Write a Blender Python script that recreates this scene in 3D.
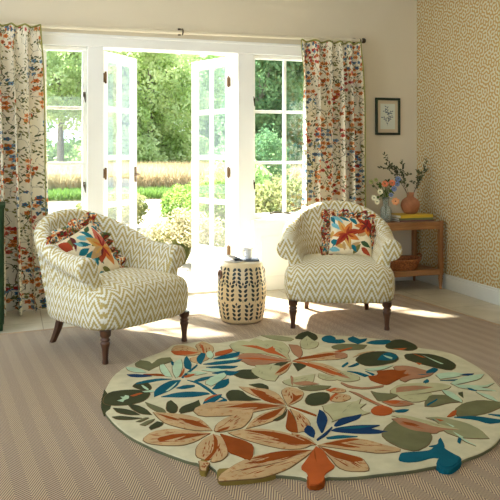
import bpy, bmesh, math, random
import numpy as np
from mathutils import Vector, Matrix, noise

for _o in list(bpy.data.objects):
    bpy.data.objects.remove(_o, do_unlink=True)
scene = bpy.context.scene
COL = scene.collection
PI = math.pi

# ------------------------------------------------------------------ camera, sky, sun, exposure
cam_d = bpy.data.cameras.new('camera')
cam_d.sensor_width = 36.0
cam_d.lens = 36.0 * 715 / 500
cam_d.shift_y = -(250 - 152) / 500
cam_d.clip_start = 0.05
cam_d.clip_end = 400
cam = bpy.data.objects.new('camera', cam_d)
COL.objects.link(cam)
cam.location = (0, 0, 1.2)
cam.rotation_euler = (PI / 2, 0, -math.radians(18.5))
scene.camera = cam

world = bpy.data.worlds.new('sky')
scene.world = world
world.use_nodes = True
wn = world.node_tree.nodes
wl = world.node_tree.links
bg = wn['Background']
bg.inputs['Strength'].default_value = 2.2
tc = wn.new('ShaderNodeTexCoord')
sep = wn.new('ShaderNodeSeparateXYZ')
wl.new(tc.outputs['Generated'], sep.inputs[0])
cr = wn.new('ShaderNodeValToRGB')
cr.color_ramp.elements[0].position = 0.0
cr.color_ramp.elements[0].color = (0.82, 0.92, 1.0, 1)
cr.color_ramp.elements[1].position = 0.7
cr.color_ramp.elements[1].color = (0.60, 0.80, 1.0, 1)
wl.new(sep.outputs['Z'], cr.inputs[0])
wl.new(cr.outputs[0], bg.inputs['Color'])

sun_d = bpy.data.lights.new('sun', 'SUN')
sun_d.energy = 21.0
sun_d.angle = math.radians(2.0)
sun_d.color = (1.0, 0.99, 0.97)
sun = bpy.data.objects.new('sun', sun_d)
COL.objects.link(sun)
sun.location = (-4, 14, 14)
sun.rotation_euler = Vector((0.325, -0.585, -0.743)).to_track_quat('-Z', 'Y').to_euler()

scene.view_settings.view_transform = 'Standard'
scene.view_settings.look = 'None'
scene.view_settings.exposure = 0.78
scene.view_settings.gamma = 1.0
scene.view_settings.use_curve_mapping = False
scene.cycles.max_bounces = 8
scene.cycles.diffuse_bounces = 5
scene.cycles.transparent_max_bounces = 16

# ------------------------------------------------------------------ materials
def lin(c):
    return tuple(((v / 255) / 12.92 if v / 255 <= 0.04045 else ((v / 255 + 0.055) / 1.055) ** 2.4) for v in c) + (1,)

class NT:
    """small helper to write node expressions"""
    def __init__(self, name, rough=0.6):
        self.mat = bpy.data.materials.new(name)
        self.mat.use_nodes = True
        self.nt = self.mat.node_tree
        self.n = self.nt.nodes
        self.l = self.nt.links
        self.b = self.n['Principled BSDF']
        self.b.inputs['Roughness'].default_value = rough
        self.tc = self.n.new('ShaderNodeTexCoord')
    def m(self, op, a, b=None, c=None, clamp=False):
        nd = self.n.new('ShaderNodeMath'); nd.operation = op; nd.use_clamp = clamp
        for i, v in enumerate((a, b, c)):
            if v is None: continue
            if isinstance(v, (int, float)): nd.inputs[i].default_value = v
            else: self.l.new(v, nd.inputs[i])
        return nd.outputs[0]
    def xyz(self, sock):
        s = self.n.new('ShaderNodeSeparateXYZ'); self.l.new(sock, s.inputs[0]); return s.outputs
    def vec(self, x, y, z=0.0):
        c = self.n.new('ShaderNodeCombineXYZ')
        for i, v in enumerate((x, y, z)):
            if isinstance(v, (int, float)): c.inputs[i].default_value = v
            else: self.l.new(v, c.inputs[i])
        return c.outputs[0]
    def noise(self, vec, scale, detail=2.0, rough=0.5):
        t = self.n.new('ShaderNodeTexNoise'); t.inputs['Scale'].default_value = scale
        t.inputs['Detail'].default_value = detail; t.inputs['Roughness'].default_value = rough
        self.l.new(vec, t.inputs['Vector']); return t.outputs['Fac']
    def voro(self, vec, scale, feat='F1', rnd=1.0, dim='2D'):
        t = self.n.new('ShaderNodeTexVoronoi'); t.voronoi_dimensions = dim; t.feature = feat
        t.inputs['Scale'].default_value = scale; t.inputs['Randomness'].default_value = rnd
        self.l.new(vec, t.inputs['Vector']); return t.outputs
    def mix(self, fac, a, b):
        nd = self.n.new('ShaderNodeMix'); nd.data_type = 'RGBA'
        if isinstance(fac, (int, float)): nd.inputs[0].default_value = fac
        else: self.l.new(fac, nd.inputs[0])
        for i, v in ((6, a), (7, b)):
            if isinstance(v, tuple): nd.inputs[i].default_value = v
            else: self.l.new(v, nd.inputs[i])
        return nd.outputs[2]
    def ramp(self, fac, stops, const=False):
        r = self.n.new('ShaderNodeValToRGB')
        if const: r.color_ramp.interpolation = 'CONSTANT'
        e = r.color_ramp.elements
        while len(e) < len(stops): e.new(0.5)
        for k, (p, c) in enumerate(stops): e[k].position = p; e[k].color = c
        self.l.new(fac, r.inputs[0]); return r.outputs[0]
    def col(self, c):
        if isinstance(c, tuple): self.b.inputs['Base Color'].default_value = c
        else: self.l.new(c, self.b.inputs['Base Color'])
    def bump(self, h, strength=0.3, dist=0.01):
        nd = self.n.new('ShaderNodeBump'); nd.inputs['Strength'].default_value = strength
        nd.inputs['Distance'].default_value = dist
        self.l.new(h, nd.inputs['Height']); self.l.new(nd.outputs[0], self.b.inputs['Normal'])

def plain(name, rgb, rough=0.6, metal=0.0, var=0.08, vscale=12.0, bump=0.0, bscale=60.0, spec=None):
    t = NT(name, rough)
    c = lin(rgb)
    nz = t.noise(t.tc.outputs['Object'], vscale, 3)
    d = tuple(v * (1 - var) for v in c[:3]) + (1,)
    e = tuple(min(1, v * (1 + var)) for v in c[:3]) + (1,)
    t.col(t.ramp(nz, [(0.3, d), (0.7, e)]))
    t.b.inputs['Metallic'].default_value = metal
    if spec is not None: t.b.inputs['Specular IOR Level'].default_value = spec
    if bump: t.bump(t.noise(t.tc.outputs['Object'], bscale, 2), bump, 0.005)
    return t.mat

M = {}
M['plaster'] = plain('cream_wall_paint', (224, 214, 192), 0.9, var=0.02, vscale=2, spec=0.2)
M['ceiling'] = plain('ceiling_paint', (244, 242, 238), 0.9, var=0.01)
M['white'] = plain('white_joinery_paint', (246, 245, 238), 0.45, var=0.015, vscale=3)
M['frame_paint'] = plain('off_white_frame_paint', (242, 243, 240), 0.5, var=0.015, vscale=3)
M['skirting'] = plain('pale_grey_skirting_paint', (222, 224, 220), 0.5, var=0.02)
M['bronze'] = plain('dark_bronze', (70, 58, 40), 0.4, metal=0.7, var=0.2, vscale=40)
M['brass'] = plain('aged_brass', (104, 78, 46), 0.5, metal=0.5, var=0.15, vscale=40)
M['green_paint'] = plain('dark_green_paint', (46, 64, 40), 0.9, var=0.1, spec=.1)
M['rod_paint'] = plain('cream_rod_paint', (222, 212, 188), 0.5, var=0.02)
M['trim_green'] = plain('olive_braid', (142, 140, 70), 0.9, var=0.15, vscale=80)
M['ceramic'] = plain('white_glazed_ceramic', (236, 236, 232), 0.2, var=0.01)
M['terracotta'] = plain('terracotta', (176, 118, 84), 0.8, var=0.12, vscale=25, bump=0.2)
M['dark_hole'] = plain('brown_glaze_rim', (120, 85, 66), 0.5, var=0.2, vscale=50)
M['stone'] = plain('rough_stone', (205, 195, 175), 0.9, var=0.12, vscale=6, bump=0.4, bscale=30)

def wood(name, c1, c2, rough=0.45, axis='X', sc=1.0):
    t = NT(name, rough)
    o = t.xyz(t.tc.outputs['Object'])
    if axis == 'X': v = t.vec(t.m('MULTIPLY', o[0], 1.5 * sc), t.m('MULTIPLY', o[1], 18 * sc), t.m('MULTIPLY', o[2], 18 * sc))
    else: v = t.vec(t.m('MULTIPLY', o[0], 18 * sc), t.m('MULTIPLY', o[1], 18 * sc), t.m('MULTIPLY', o[2], 1.5 * sc))
    nz = t.noise(v, 2.2, 5, 0.6)
    t.col(t.ramp(nz, [(0.3, lin(c1)), (0.7, lin(c2))]))
    t.bump(nz, 0.15, 0.003)
    return t.mat
M['oak'] = wood('mid_brown_oak', (128, 84, 48), (182, 132, 84))
M['oak_v'] = wood('mid_brown_oak_upright', (124, 80, 46), (176, 126, 80), axis='Z')
M['walnut'] = wood('dark_turned_wood', (50, 30, 20), (98, 64, 44), 0.35, 'Z')

def glass_mat():
    t = NT('window_glass')
    for nd in list(t.n):
        if nd.type not in ('OUTPUT_MATERIAL',): t.n.remove(nd)
    out = t.n['Material Output']
    tr = t.n.new('ShaderNodeBsdfTransparent'); tr.inputs[0].default_value = (0.93, 0.97, 0.97, 1)
    gl = t.n.new('ShaderNodeBsdfGlossy'); gl.inputs['Roughness'].default_value = 0.02
    fr = t.n.new('ShaderNodeLayerWeight'); fr.inputs[0].default_value = .5; pw = t.n.new('ShaderNodeMath'); pw.operation = 'POWER'; pw.inputs[1].default_value = 3.0; t.l.new(fr.outputs['Facing'], pw.inputs[0])
    ml = t.n.new('ShaderNodeMath'); ml.operation = 'MULTIPLY_ADD'; ml.inputs[1].default_value = .6; ml.inputs[2].default_value = .04; ml.use_clamp = True
    mx = t.n.new('ShaderNodeMixShader')
    t.l.new(pw.outputs[0], ml.inputs[0]); t.l.new(ml.outputs[0], mx.inputs[0])
    t.l.new(tr.outputs[0], mx.inputs[1]); t.l.new(gl.outputs[0], mx.inputs[2]); t.l.new(mx.outputs[0], out.inputs[0])
    return t.mat
M['glass'] = glass_mat()
def vase_glass():
    t = NT('grey_ribbed_glass', 0.08)
    t.col((0.85, 0.92, 0.90, 1)); t.b.inputs['Transmission Weight'].default_value = 0.85
    t.b.inputs['IOR'].default_value = 1.3
    return t.mat
M['vase_glass'] = vase_glass()

# chevron ikat upholstery: UV in metres
def chevron():
    t = NT('ochre_chevron_upholstery', 0.9)
    o = t.xyz(t.tc.outputs['UV'])
    u, v = o[0], o[1]
    px = 0.082
    us = t.m('SNAP', u, 0.0065)
    tri = t.m('ABSOLUTE', t.m('SUBTRACT', t.m('FRACT', t.m('DIVIDE', us, px)), 0.5))       # 0..0.5
    nz = t.noise(t.vec(u, v), 90, 1)
    vv = t.m('ADD', t.m('ADD', v, t.m('MULTIPLY', tri, 0.165)), t.m('MULTIPLY', nz, 0.006))
    fr = t.m('FRACT', t.m('DIVIDE', vv, 0.054))
    band = t.m('SUBTRACT', t.m('ABSOLUTE', t.m('SUBTRACT', fr, 0.5)), 0.255)
    fac = t.m('MULTIPLY_ADD', band, 14.0, 0.5, clamp=True)
    cream = t.mix(t.noise(t.vec(u, v), 260, 1), lin((224, 222, 206)), lin((242, 241, 230)))
    ochre = t.mix(t.noise(t.vec(u, v), 200, 1), lin((180, 158, 88)), lin((200, 182, 122)))
    t.col(t.mix(fac, ochre, cream))
    t.b.inputs['Sheen Weight'].default_value = 0.1
    t.b.inputs['Specular IOR Level'].default_value = 0.15
    t.bump(t.noise(t.vec(u, v), 420, 1), 0.25, 0.002)
    return t.mat
M['chevron'] = chevron()

# floral curtain linen: UV in metres
def floral():
    t = NT('floral_curtain_linen', 0.9)
    o = t.xyz(t.tc.outputs['UV'])
    u, v = o[0], o[1]
    uv = t.vec(u, v)
    w1 = t.noise(t.vec(u, v, 3.0), 7, 2); w2 = t.noise(t.vec(u, v, 9.0), 7, 2)
    uu = t.m('MULTIPLY_ADD', w1, 0.12, u); vw = t.m('MULTIPLY_ADD', w2, 0.12, v)
    c = lin((244, 236, 214))
    # stems
    sw = t.m('MULTIPLY_ADD', t.m('SINE', t.m('MULTIPLY', vw, 16.0)), 0.035, uu)
    st = t.m('ABSOLUTE', t.m('SUBTRACT', t.m('FRACT', t.m('DIVIDE', sw, 0.13)), 0.5))
    stem = t.m('LESS_THAN', st, 0.014)
    tw = t.voro(t.vec(uu, t.m('MULTIPLY', vw, 0.6)), 20, 'DISTANCE_TO_EDGE')['Distance']
    twig = t.m('MULTIPLY', t.m('LESS_THAN', tw, 0.016), t.m('GREATER_THAN', t.noise(uv, 13, 0), 0.46))
    c = t.mix(t.m('MAXIMUM', stem, twig), c, lin((92, 84, 52)))
    # leaves, two directions
    for ang, sd, colr, thr in ((0.7, 0.0, (128, 126, 74), 0.55), (-0.6, 5.0, (92, 98, 66), 0.58), (0.1, 9.0, (148, 138, 84), 0.63)):
        ca, sa = math.cos(ang), math.sin(ang)
        lu = t.m('ADD', t.m('MULTIPLY', u, ca), t.m('MULTIPLY', v, sa))
        lv = t.m('SUBTRACT', t.m('MULTIPLY', v, ca), t.m('MULTIPLY', u, sa))
        vo = t.voro(t.vec(t.m('ADD', t.m('MULTIPLY', lu, 2.1), sd), lv), 27)
        msk = t.m('MULTIPLY', t.m('LESS_THAN', vo['Distance'], 0.30), t.m('GREATER_THAN', t.noise(t.vec(u, v, sd), 14, 1), thr))
        c = t.mix(msk, c, lin(colr))
    # five petalled flowers in three colour clusters
    for sc, sd, thr, pal in ((20.0, 1.3, 0.47, 0), (22.0, 7.7, 0.60, 1), (22.0, 4.1, 0.66, 2)):
        p = t.vec(t.m('ADD', u, sd), v)
        vo = t.voro(p, sc, rnd=0.75)
        sb = t.n.new('ShaderNodeVectorMath'); sb.operation = 'SUBTRACT'
        mu = t.n.new('ShaderNodeVectorMath'); mu.operation = 'SCALE'; mu.inputs['Scale'].default_value = 1.0
        t.l.new(p, sb.inputs[0]); t.l.new(vo['Position'], mu.inputs[0]); t.l.new(mu.outputs[0], sb.inputs[1])
        d = t.xyz(sb.outputs[0])
        th = t.m('ARCTAN2', d[1], d[0])
        rr = t.m('MULTIPLY_ADD', t.m('COSINE', t.m('MULTIPLY', th, 5.0)), 0.06, 0.30)
        cc = t.xyz(vo['Color'])
        on = t.m('MULTIPLY', t.m('LESS_THAN', vo['Distance'], rr), t.m('GREATER_THAN', t.noise(t.vec(u, v, sd), 5.0, 0), thr))
        on = t.m('MULTIPLY', on, t.m('GREATER_THAN', cc[1], 0.22))
        if pal == 0: fc = t.ramp(cc[0], [(0, lin((210, 124, 62))), (0.5, lin((226, 152, 92))), (0.85, lin((196, 104, 58)))], True)
        elif pal == 1: fc = t.ramp(cc[0], [(0, lin((70, 112, 138))), (0.6, lin((112, 150, 172)))], True)
        else: fc = t.ramp(cc[0], [(0, lin((186, 66, 60))), (0.6, lin((204, 98, 84)))], True)
        c = t.mix(on, c, fc)
        c = t.mix(t.m('MULTIPLY', on, t.m('LESS_THAN', vo['Distance'], 0.09)), c, lin((120, 70, 40)))
    t.col(c)
    t.b.inputs['Specular IOR Level'].default_value = 0.1
    # thin cloth lets some daylight through
    tl = t.n.new('ShaderNodeBsdfTranslucent'); mx = t.n.new('ShaderNodeMixShader'); mx.inputs[0].default_value = 0.12
    t.l.new(c, tl.inputs[0]); t.l.new(t.b.outputs[0], mx.inputs[1]); t.l.new(tl.outputs[0], mx.inputs[2])
    t.l.new(mx.outputs[0], t.n['Material Output'].inputs[0])
    return t.mat
M['floral'] = floral()

# squiggle wallpaper on the right wall (object coordinates, y along the wall)
def wallpaper():
    t = NT('ochre_coral_wallpaper', 0.85)
    o = t.xyz(t.tc.outputs['Object'])
    y = t.m('MULTIPLY_ADD', t.noise(t.vec(o[1], o[2], 0.0), 9, 1), 0.02, o[1])
    z = t.m('MULTIPLY_ADD', t.noise(t.vec(o[1], o[2], 4.0), 9, 1), 0.02, o[2])
    random.seed(11)
    tot = None
    for k in range(11):
        a = PI * (k + random.random() * 0.6) / 11
        w = 2 * PI / 0.031 * (0.93 + 0.14 * random.random())
        arg = t.m('ADD', t.m('MULTIPLY_ADD', y, w * math.cos(a), random.random() * 6.28), t.m('MULTIPLY', z, w * math.sin(a)))
        s = t.m('SINE', arg)
        tot = s if tot is None else t.m('ADD', tot, s)
    tot = t.m('MULTIPLY_ADD', t.noise(t.vec(y, z), 62, 0), 5.0, tot)
    fac = t.m('MULTIPLY_ADD', tot, 1.1, -2.35, clamp=True)
    t.col(t.mix(fac, lin((184, 150, 94)), lin((206, 202, 174))))
    t.b.inputs['Specular IOR Level'].default_value = 0.2
    return t.mat
M['wallpaper'] = wallpaper()

def tiles():
    t = NT('limestone_tiles', 0.32)
    o = t.xyz(t.tc.outputs['Object'])
    def line(s, w):
        return t.m('LESS_THAN', t.m('ABSOLUTE', t.m('SUBTRACT', t.m('FRACT', s), 0.5)), w)
    g = t.m('MAXIMUM', line(t.m('DIVIDE', t.m('ADD', o[0], 0.04), 0.5), 0.006), line(t.m('DIVIDE', t.m('ADD', o[1], 0.02), 0.5), 0.006))
    nz = t.noise(t.tc.outputs['Object'], 5, 5, 0.65)
    c = t.ramp(nz, [(0.3, lin((180, 170, 146))), (0.7, lin((206, 198, 178)))])
    t.col(t.mix(g, c, lin((140, 124, 96))))
    t.bump(g, 0.3, -0.004)
    return t.mat
M['tiles'] = tiles()

def herring():
    t = NT('herringbone_sisal_carpet', 0.95)
    o = t.xyz(t.tc.outputs['Object'])
    per = 0.105
    nx = t.m('DIVIDE', o[0], per)
    tri = t.m('ABSOLUTE', t.m('SUBTRACT', t.m('FRACT', nx), 0.5))
    wob = t.noise(t.vec(o[0], o[1]), 30, 1)
    yy = t.m('ADD', t.m('ADD', o[1], t.m('MULTIPLY', tri, 0.20)), t.m('MULTIPLY', wob, 0.004))
    fr = t.m('FRACT', t.m('DIVIDE', yy, 0.019))
    s = t.m('MULTIPLY_ADD', t.m('SUBTRACT', t.m('ABSOLUTE', t.m('SUBTRACT', fr, 0.5)), 0.25), 8.0, 0.5, clamp=True)
    bandx = t.m('MULTIPLY_ADD', t.m('SUBTRACT', t.m('FRACT', nx), 0.5), 30.0, 0.5, clamp=True)
    lo = t.mix(bandx, lin((84, 54, 30)), lin((80, 51, 29)))
    hi = t.mix(bandx, lin((196, 168, 122)), lin((182, 153, 109)))
    c = t.mix(s, lo, hi)
    nz = t.noise(t.tc.outputs['Object'], 2.2, 4)
    c = t.mix(t.m('MULTIPLY', nz, 0.22), c, lin((150, 118, 84)))
    t.col(c)
    t.b.inputs['Specular IOR Level'].default_value = 0.3
    t.b.inputs['Sheen Weight'].default_value = 0.3
    t.b.inputs['Roughness'].default_value = 0.75
    t.bump(s, 0.5, 0.003)
    return t.mat
M['herring'] = herring()
M['binding'] = plain('carpet_binding', (178, 150, 120), 0.9, var=0.08)

RUGC = {'base': (204, 196, 162), 'M': (66, 68, 44), 'G': (112, 110, 76), 'S': (150, 148, 110), 'P': (180, 175, 134), 'T': (192, 160, 116),
        'R': (144, 70, 24), 'O': (178, 88, 40), 'K': (166, 120, 88), 'B': (20, 88, 104), 'N': (26, 56, 92), 'm': (180, 204, 172),
        'Y': (136, 116, 58), 'D': (92, 50, 26), 'edge': (112, 112, 84), 'o': (120, 92, 60)}
def tuft(name, rgb):
    t = NT(name, 0.95)
    c = lin(rgb)
    n1 = t.noise(t.tc.outputs['Object'], 14, 3)
    n2 = t.noise(t.tc.outputs['Object'], 300, 2)
    a = t.ramp(n1, [(0.3, tuple(v * 0.88 for v in c[:3]) + (1,)), (0.7, tuple(min(1, v * 1.1) for v in c[:3]) + (1,))])
    if name.endswith('tan'):
        n3 = t.noise(t.tc.outputs['Object'], 38, 5, .7)
        a = t.mix(t.m('MULTIPLY_ADD', n3, 8.0, -4.4, clamp=True), a, lin((160, 96, 44)))
    t.col(t.mix(t.m('MULTIPLY', n2, 0.25), a, tuple(v * 0.7 for v in c[:3]) + (1,)))
    t.b.inputs['Specular IOR Level'].default_value = 0.05
    t.bump(n2, 0.6, 0.003)
    return t.mat
RUGM = {k: tuft('rug_wool_' + {'base': 'cream', 'M': 'moss', 'G': 'olive', 'S': 'sage', 'P': 'pale_sage', 'T': 'tan', 'R': 'rust', 'O': 'orange', 'K': 'clay',
        'B': 'teal', 'N': 'navy', 'm': 'mint', 'Y': 'khaki', 'D': 'umber', 'edge': 'backing', 'o': 'outline_brown'}[k], v) for k, v in RUGC.items()}

def leafmat(name, c1, c2, trans=0.58, hue_scale=1.5):
    t = NT(name, 0.6)
    c = t.ramp(t.noise(t.tc.outputs['Object'], hue_scale, 3), [(0.35, lin(c1)), (0.65, lin(c2))])
    t.col(c)
    t.b.inputs['Specular IOR Level'].default_value = 0.25
    tl = t.n.new('ShaderNodeBsdfTranslucent'); mx = t.n.new('ShaderNodeMixShader'); mx.inputs[0].default_value = trans
    t.l.new(c, tl.inputs[0]); t.l.new(t.b.outputs[0], mx.inputs[1]); t.l.new(tl.outputs[0], mx.inputs[2])
    t.l.new(mx.outputs[0], t.n['Material Output'].inputs[0])
    return t.mat
M['leaf_a'] = leafmat('tree_leaves_light', (164, 186, 112), (222, 230, 180), hue_scale=0.8)
M['leaf_b'] = leafmat('tree_leaves_mid', (138, 168, 96), (194, 212, 146), hue_scale=0.8)
M['leaf_c'] = leafmat('tree_leaves_dark', (84, 120, 80), (142, 168, 112), hue_scale=0.8)
M['leaf_bush'] = leafmat('bush_leaves', (100, 134, 56), (156, 176, 92), hue_scale=6)
M['leaf_pale'] = leafmat('pale_plumes', (150, 138, 104), (190, 180, 142), hue_scale=6)
M['leaf_yel'] = leafmat('yellow_green_leaves', (118, 128, 74), (164, 158, 104), hue_scale=5)
M['straw'] = leafmat('dry_meadow_grass', (166, 144, 104), (190, 172, 134), 0.4, 0.6)
M['grass'] = leafmat('fresh_green_grass', (98, 128, 56), (124, 148, 76), 0.4, 1)
M['bark'] = plain('grey_brown_bark', (120, 112, 98), 0.9, var=0.25, vscale=5)
M['sprig'] = leafmat('dark_olive_sprig_leaves', (58, 66, 42), (100, 106, 70), 0.2, 20)
M['leaf_veg'] = leafmat('posy_leaves', (52, 78, 34), (96, 120, 56), 0.2, 20)

# ------------------------------------------------------------------ geometry helpers
class MB:
    def __init__(self):
        self.V = []; self.F = []; self.mi = []; self.UV = []
    def face(self, idx, m=0, uv=None):
        self.F.append(tuple(idx)); self.mi.append(m); self.UV.append(uv)
    def box(self, x0, x1, y0, y1, z0, z1, m=0):
        b = len(self.V)
        self.V += [(x, y, z) for z in (z0, z1) for y in (y0, y1) for x in (x0, x1)]
        for f in ((0, 2, 3, 1), (4, 5, 7, 6), (0, 1, 5, 4), (2, 6, 7, 3), (0, 4, 6, 2), (1, 3, 7, 5)):
            self.face([b + i for i in f], m)
        return self
    def grid(self, P, UV=None, cu=False, cv=False, m=0):
        """P[i][j] -> point.  cu closes i, cv closes j"""
        b = len(self.V); n = len(P); k = len(P[0])
        for r in P: self.V += [tuple(p) for p in r]
        for i in range(n if cu else n - 1):
            for j in range(k if cv else k - 1):
                i2, j2 = (i + 1) % n, (j + 1) % k
                uv = None
                if UV:
                    uv = (UV[i][j], UV[i2 if i2 else i][j] if i2 else UV[i][j], None, None)
                    uv = (UV[i][j], UV[i2][j], UV[i2][j2], UV[i][j2])
                mm = m(i, j) if callable(m) else m
                self.face((b + i * k + j, b + i2 * k + j, b + i2 * k + j2, b + i * k + j2), mm, uv)
        return self
    def cap(self, pts, m=0, uv=None):
        b = len(self.V); self.V += [tuple(p) for p in pts]
        self.face(range(b, b + len(pts)), m, uv)
    def lathe(self, prof, c=(0, 0, 0), n=24, m=0, caps=True):
        P = []
        for r, z in prof:
            P.append([(c[0] + r * math.cos(2 * PI * i / n), c[1] + r * math.sin(2 * PI * i / n), c[2] + z) for i in range(n)])
        # orient outward
        self.grid([[P[i][j] for i in range(len(prof))] for j in range(n)], cu=True, m=m)
        if caps:
            if prof[0][0] > 1e-5: self.cap(P[0][::-1], m)
            if prof[-1][0] > 1e-5: self.cap(P[-1], m)
        return self
    def tube(self, pts, rad, n=8, m=0, caps=True):
        pts = [Vector(p) for p in pts]
        if isinstance(rad, (int, float)): rad = [rad] * len(pts)
        P = []; up = Vector((0, 0, 1))
        prev = None
        for i, p in enumerate(pts):
            d = (pts[min(i + 1, len(pts) - 1)] - pts[max(i - 1, 0)]).normalized()
            a = prev if prev is not None else (up if abs(d.z) < 0.9 else Vector((1, 0, 0)))
            s = d.cross(a).normalized(); t = s.cross(d).normalized(); prev = t
            P.append([p + (s * math.cos(2 * PI * k / n) + t * math.sin(2 * PI * k / n)) * rad[i] for k in range(n)])
        self.grid(P, cv=True, m=m)
        if caps: self.cap(P[0], m); self.cap(P[-1][::-1], m)
        return self
    def leaf(self, a, b, w, nrm=(0, 0, 1), m=0, fold=0.15, seg=4):
        """pointed leaf from a to b, slightly folded and with real thickness-free blade"""
        a = Vector(a); b = Vector(b); d = b - a; L = d.length
        if L < 1e-6: return
        d.normalize(); s = d.cross(Vector(nrm))
        if s.length < 1e-4: s = d.cross(Vector((1, 0.3, 0)))
        s.normalize(); nn = s.cross(d)
        P = []
        for i in range(seg + 1):
            t = i / seg; ww = w * math.sin(PI * min(1, max(0, t)) ** 0.85) * 0.5 + (0.0003 if i in (0, seg) else 0)
            c = a + d * (L * t) - nn * (0.12 * L * (t - 0.5) ** 2 * 0)
            P.append([c - s * ww + nn * ww * fold, c, c + s * ww + nn * ww * fold])
        self.grid(P, m=m)
    def build(self, name, mats, parent=None, smooth=False, bevel=0.0, loc=None, rot=None, weld=False):
        me = bpy.data.meshes.new(name)
        me.from_pydata(self.V, [], self.F)
        if not isinstance(mats, (list, tuple)): mats = [mats]
        for mt in mats: me.materials.append(mt)
        me.polygons.foreach_set('material_index', self.mi)
        if any(u is not None for u in self.UV):
            ul = me.uv_layers.new(name='UVMap')
            arr = []
            for f, u in zip(self.F, self.UV):
                if u is None: arr += [0.0, 0.0] * len(f)
                else:
                    for q in u: arr += [q[0], q[1]]
            ul.data.foreach_set('uv', arr)
        bm = bmesh.new(); bm.from_mesh(me)
        if weld: bmesh.ops.remove_doubles(bm, verts=bm.verts, dist=1e-5)
        bmesh.ops.recalc_face_normals(bm, faces=bm.faces) if weld else None
        bm.to_mesh(me); bm.free()
        if smooth: me.polygons.foreach_set('use_smooth', [True] * len(me.polygons))
        me.update()
        o = bpy.data.objects.new(name, me); COL.objects.link(o)
        if parent is not None: o.parent = parent
        if loc: o.location = loc
        if rot: o.rotation_euler = rot
        if bevel:
            md = o.modifiers.new('bevel', 'BEVEL'); md.width = bevel; md.segments = 2; md.limit_method = 'ANGLE'
        return o

def tag(o, label=None, cat=None, group=None, kind=None):
    if label: o['label'] = label
    if cat: o['category'] = cat
    if group: o['group'] = group
    if kind: o['kind'] = kind
    return o
def thing(name, label, cat, loc=(0, 0, 0), rz=0.0, group=None):
    o = bpy.data.objects.new(name, None); COL.objects.link(o)
    o.location = loc; o.rotation_euler = (0, 0, rz); o.empty_display_size = 0.1
    return tag(o, label, cat, group)
def struct(name, mb, mat, label, parent=None, **k):
    o = mb.build(name, mat, parent, **k); o['kind'] = 'structure'
    if label: o['label'] = label
    return o
def copy_tree(o, parent=None):
    c = o.copy(); COL.objects.link(c); c.parent = parent
    for ch in list(o.children): copy_tree(ch, c)
    return c

# ------------------------------------------------------------------ room shell
YW, XR = 5.90, 3.635
struct('floor', MB().box(-1.6, XR + .2, -1.2, 6.12, -0.12, 0.0), M['tiles'], 'pale limestone tiled floor')
w = MB()
w.box(-1.6, -0.15, YW, 6.14, 0, 2.7); w.box(2.72, XR, YW, 6.14, 0, 2.7); w.box(-0.15, 2.72, YW, 6.14, 2.14, 2.7)
w.box(-0.15, 0.62, YW, 6.14, 0, 0.60); w.box(1.95, 2.72, YW, 6.14, 0, 0.60)
struct('wall_back', w, M['plaster'], 'cream plaster wall around the garden doors')
struct('wall_right', MB().box(XR, XR + .2, -1.2, 6.14, 0, 2.7), M['wallpaper'], 'ochre coral patterned papered wall')
w = MB(); w.box(-1.8, -1.6, -1.2, 2.0, 0, 2.7); w.box(-1.8, -1.6, 4.6, 6.14, 0, 2.7); w.box(-1.8, -1.6, 2.0, 4.6, 2.4, 2.7); w.box(-1.8, -1.6, 2.0, 4.6, 0, 0.5)
struct('wall_left', w, M['ceiling'], 'off white plaster side wall')
w = MB(); w.box(-1.8, -1.2, -1.4, -1.2, 0, 2.7); w.box(1.2, XR + .2, -1.4, -1.2, 0, 2.7); w.box(-1.2, 1.2, -1.4, -1.2, 2.2, 2.7); w.box(-1.2, 1.2, -1.4, -1.2, 0, 0.8)
struct('wall_rear', w, M['ceiling'], 'off white plaster wall behind the viewer')
struct('ceiling', MB().box(-1.8, XR + .2, -1.4, 6.14, 2.7, 2.85), M['ceiling'], 'off white ceiling')

def skirt(x0, x1, y0, y1):
    return MB().box(x0, x1, y0, y1, 0, 0.108).box(x0 + (0.006 if x1 >= XR else 0), x1, y0 + (0.006 if x1 < XR else 0), y1, 0.108, 0.128)
struct('baseboard_right', skirt(XR - 0.02, XR, -1.2, YW), M['skirting'], 'pale grey skirting board under the papered wall', bevel=0.003)
struct('baseboard_back', skirt(2.86, XR - .02, YW - 0.02, YW), M['skirting'], 'pale skirting board under the picture', bevel=0.003)

# joinery screen: head, posts, sills
HEAD = 2.05
j = MB()
j.box(-0.15, 2.72, 5.865, 6.06, HEAD, 2.14)
j.box(-0.17, 2.74, 5.85, 5.90, 2.128, 2.15)
for x0, x1 in ((-0.15, -0.07), (0.585, 0.712), (1.857, 1.998), (2.64, 2.72)):
    j.box(x0, x1, 5.872, 6.05, 0, HEAD)
struct('trim_1', j, M['frame_paint'], 'off white timber frame around doors and windows', bevel=0.004)
def sillset(x0, x1, name, lab):
    s = MB(); s.box(x0, x1, 5.80, 6.10, 0.575, 0.615); s.box(x0 + 0.01, x1 - .01, 5.83, 5.90, 0.0, 0.55)
    s.box(x0 + .004, x1 - .004, 5.815, 5.90, 0.545, 0.575)
    for a, b, c, d in ((x0 + .08, x1 - .08, .12, .135), (x0 + .08, x1 - .08, .46, .475), (x0 + .08, x0 + .095, .12, .475), (x1 - .095, x1 - .08, .12, .475)):
        s.box(a, b, 5.822, 5.83, c, d)
    struct(name, s, M['white'], lab, bevel=0.004)
sillset(1.972, 2.86, 'trim_2', 'white panelled box and sill under the right window')
sillset(-0.30, 0.60, 'trim_3', 'white panelled box and sill under the left window')
struct('trim_4', MB().box(0.62, 1.95, 5.86, 6.20, -0.06, 0.022), M['stone'], 'pale stone door threshold', bevel=0.004)

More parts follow.
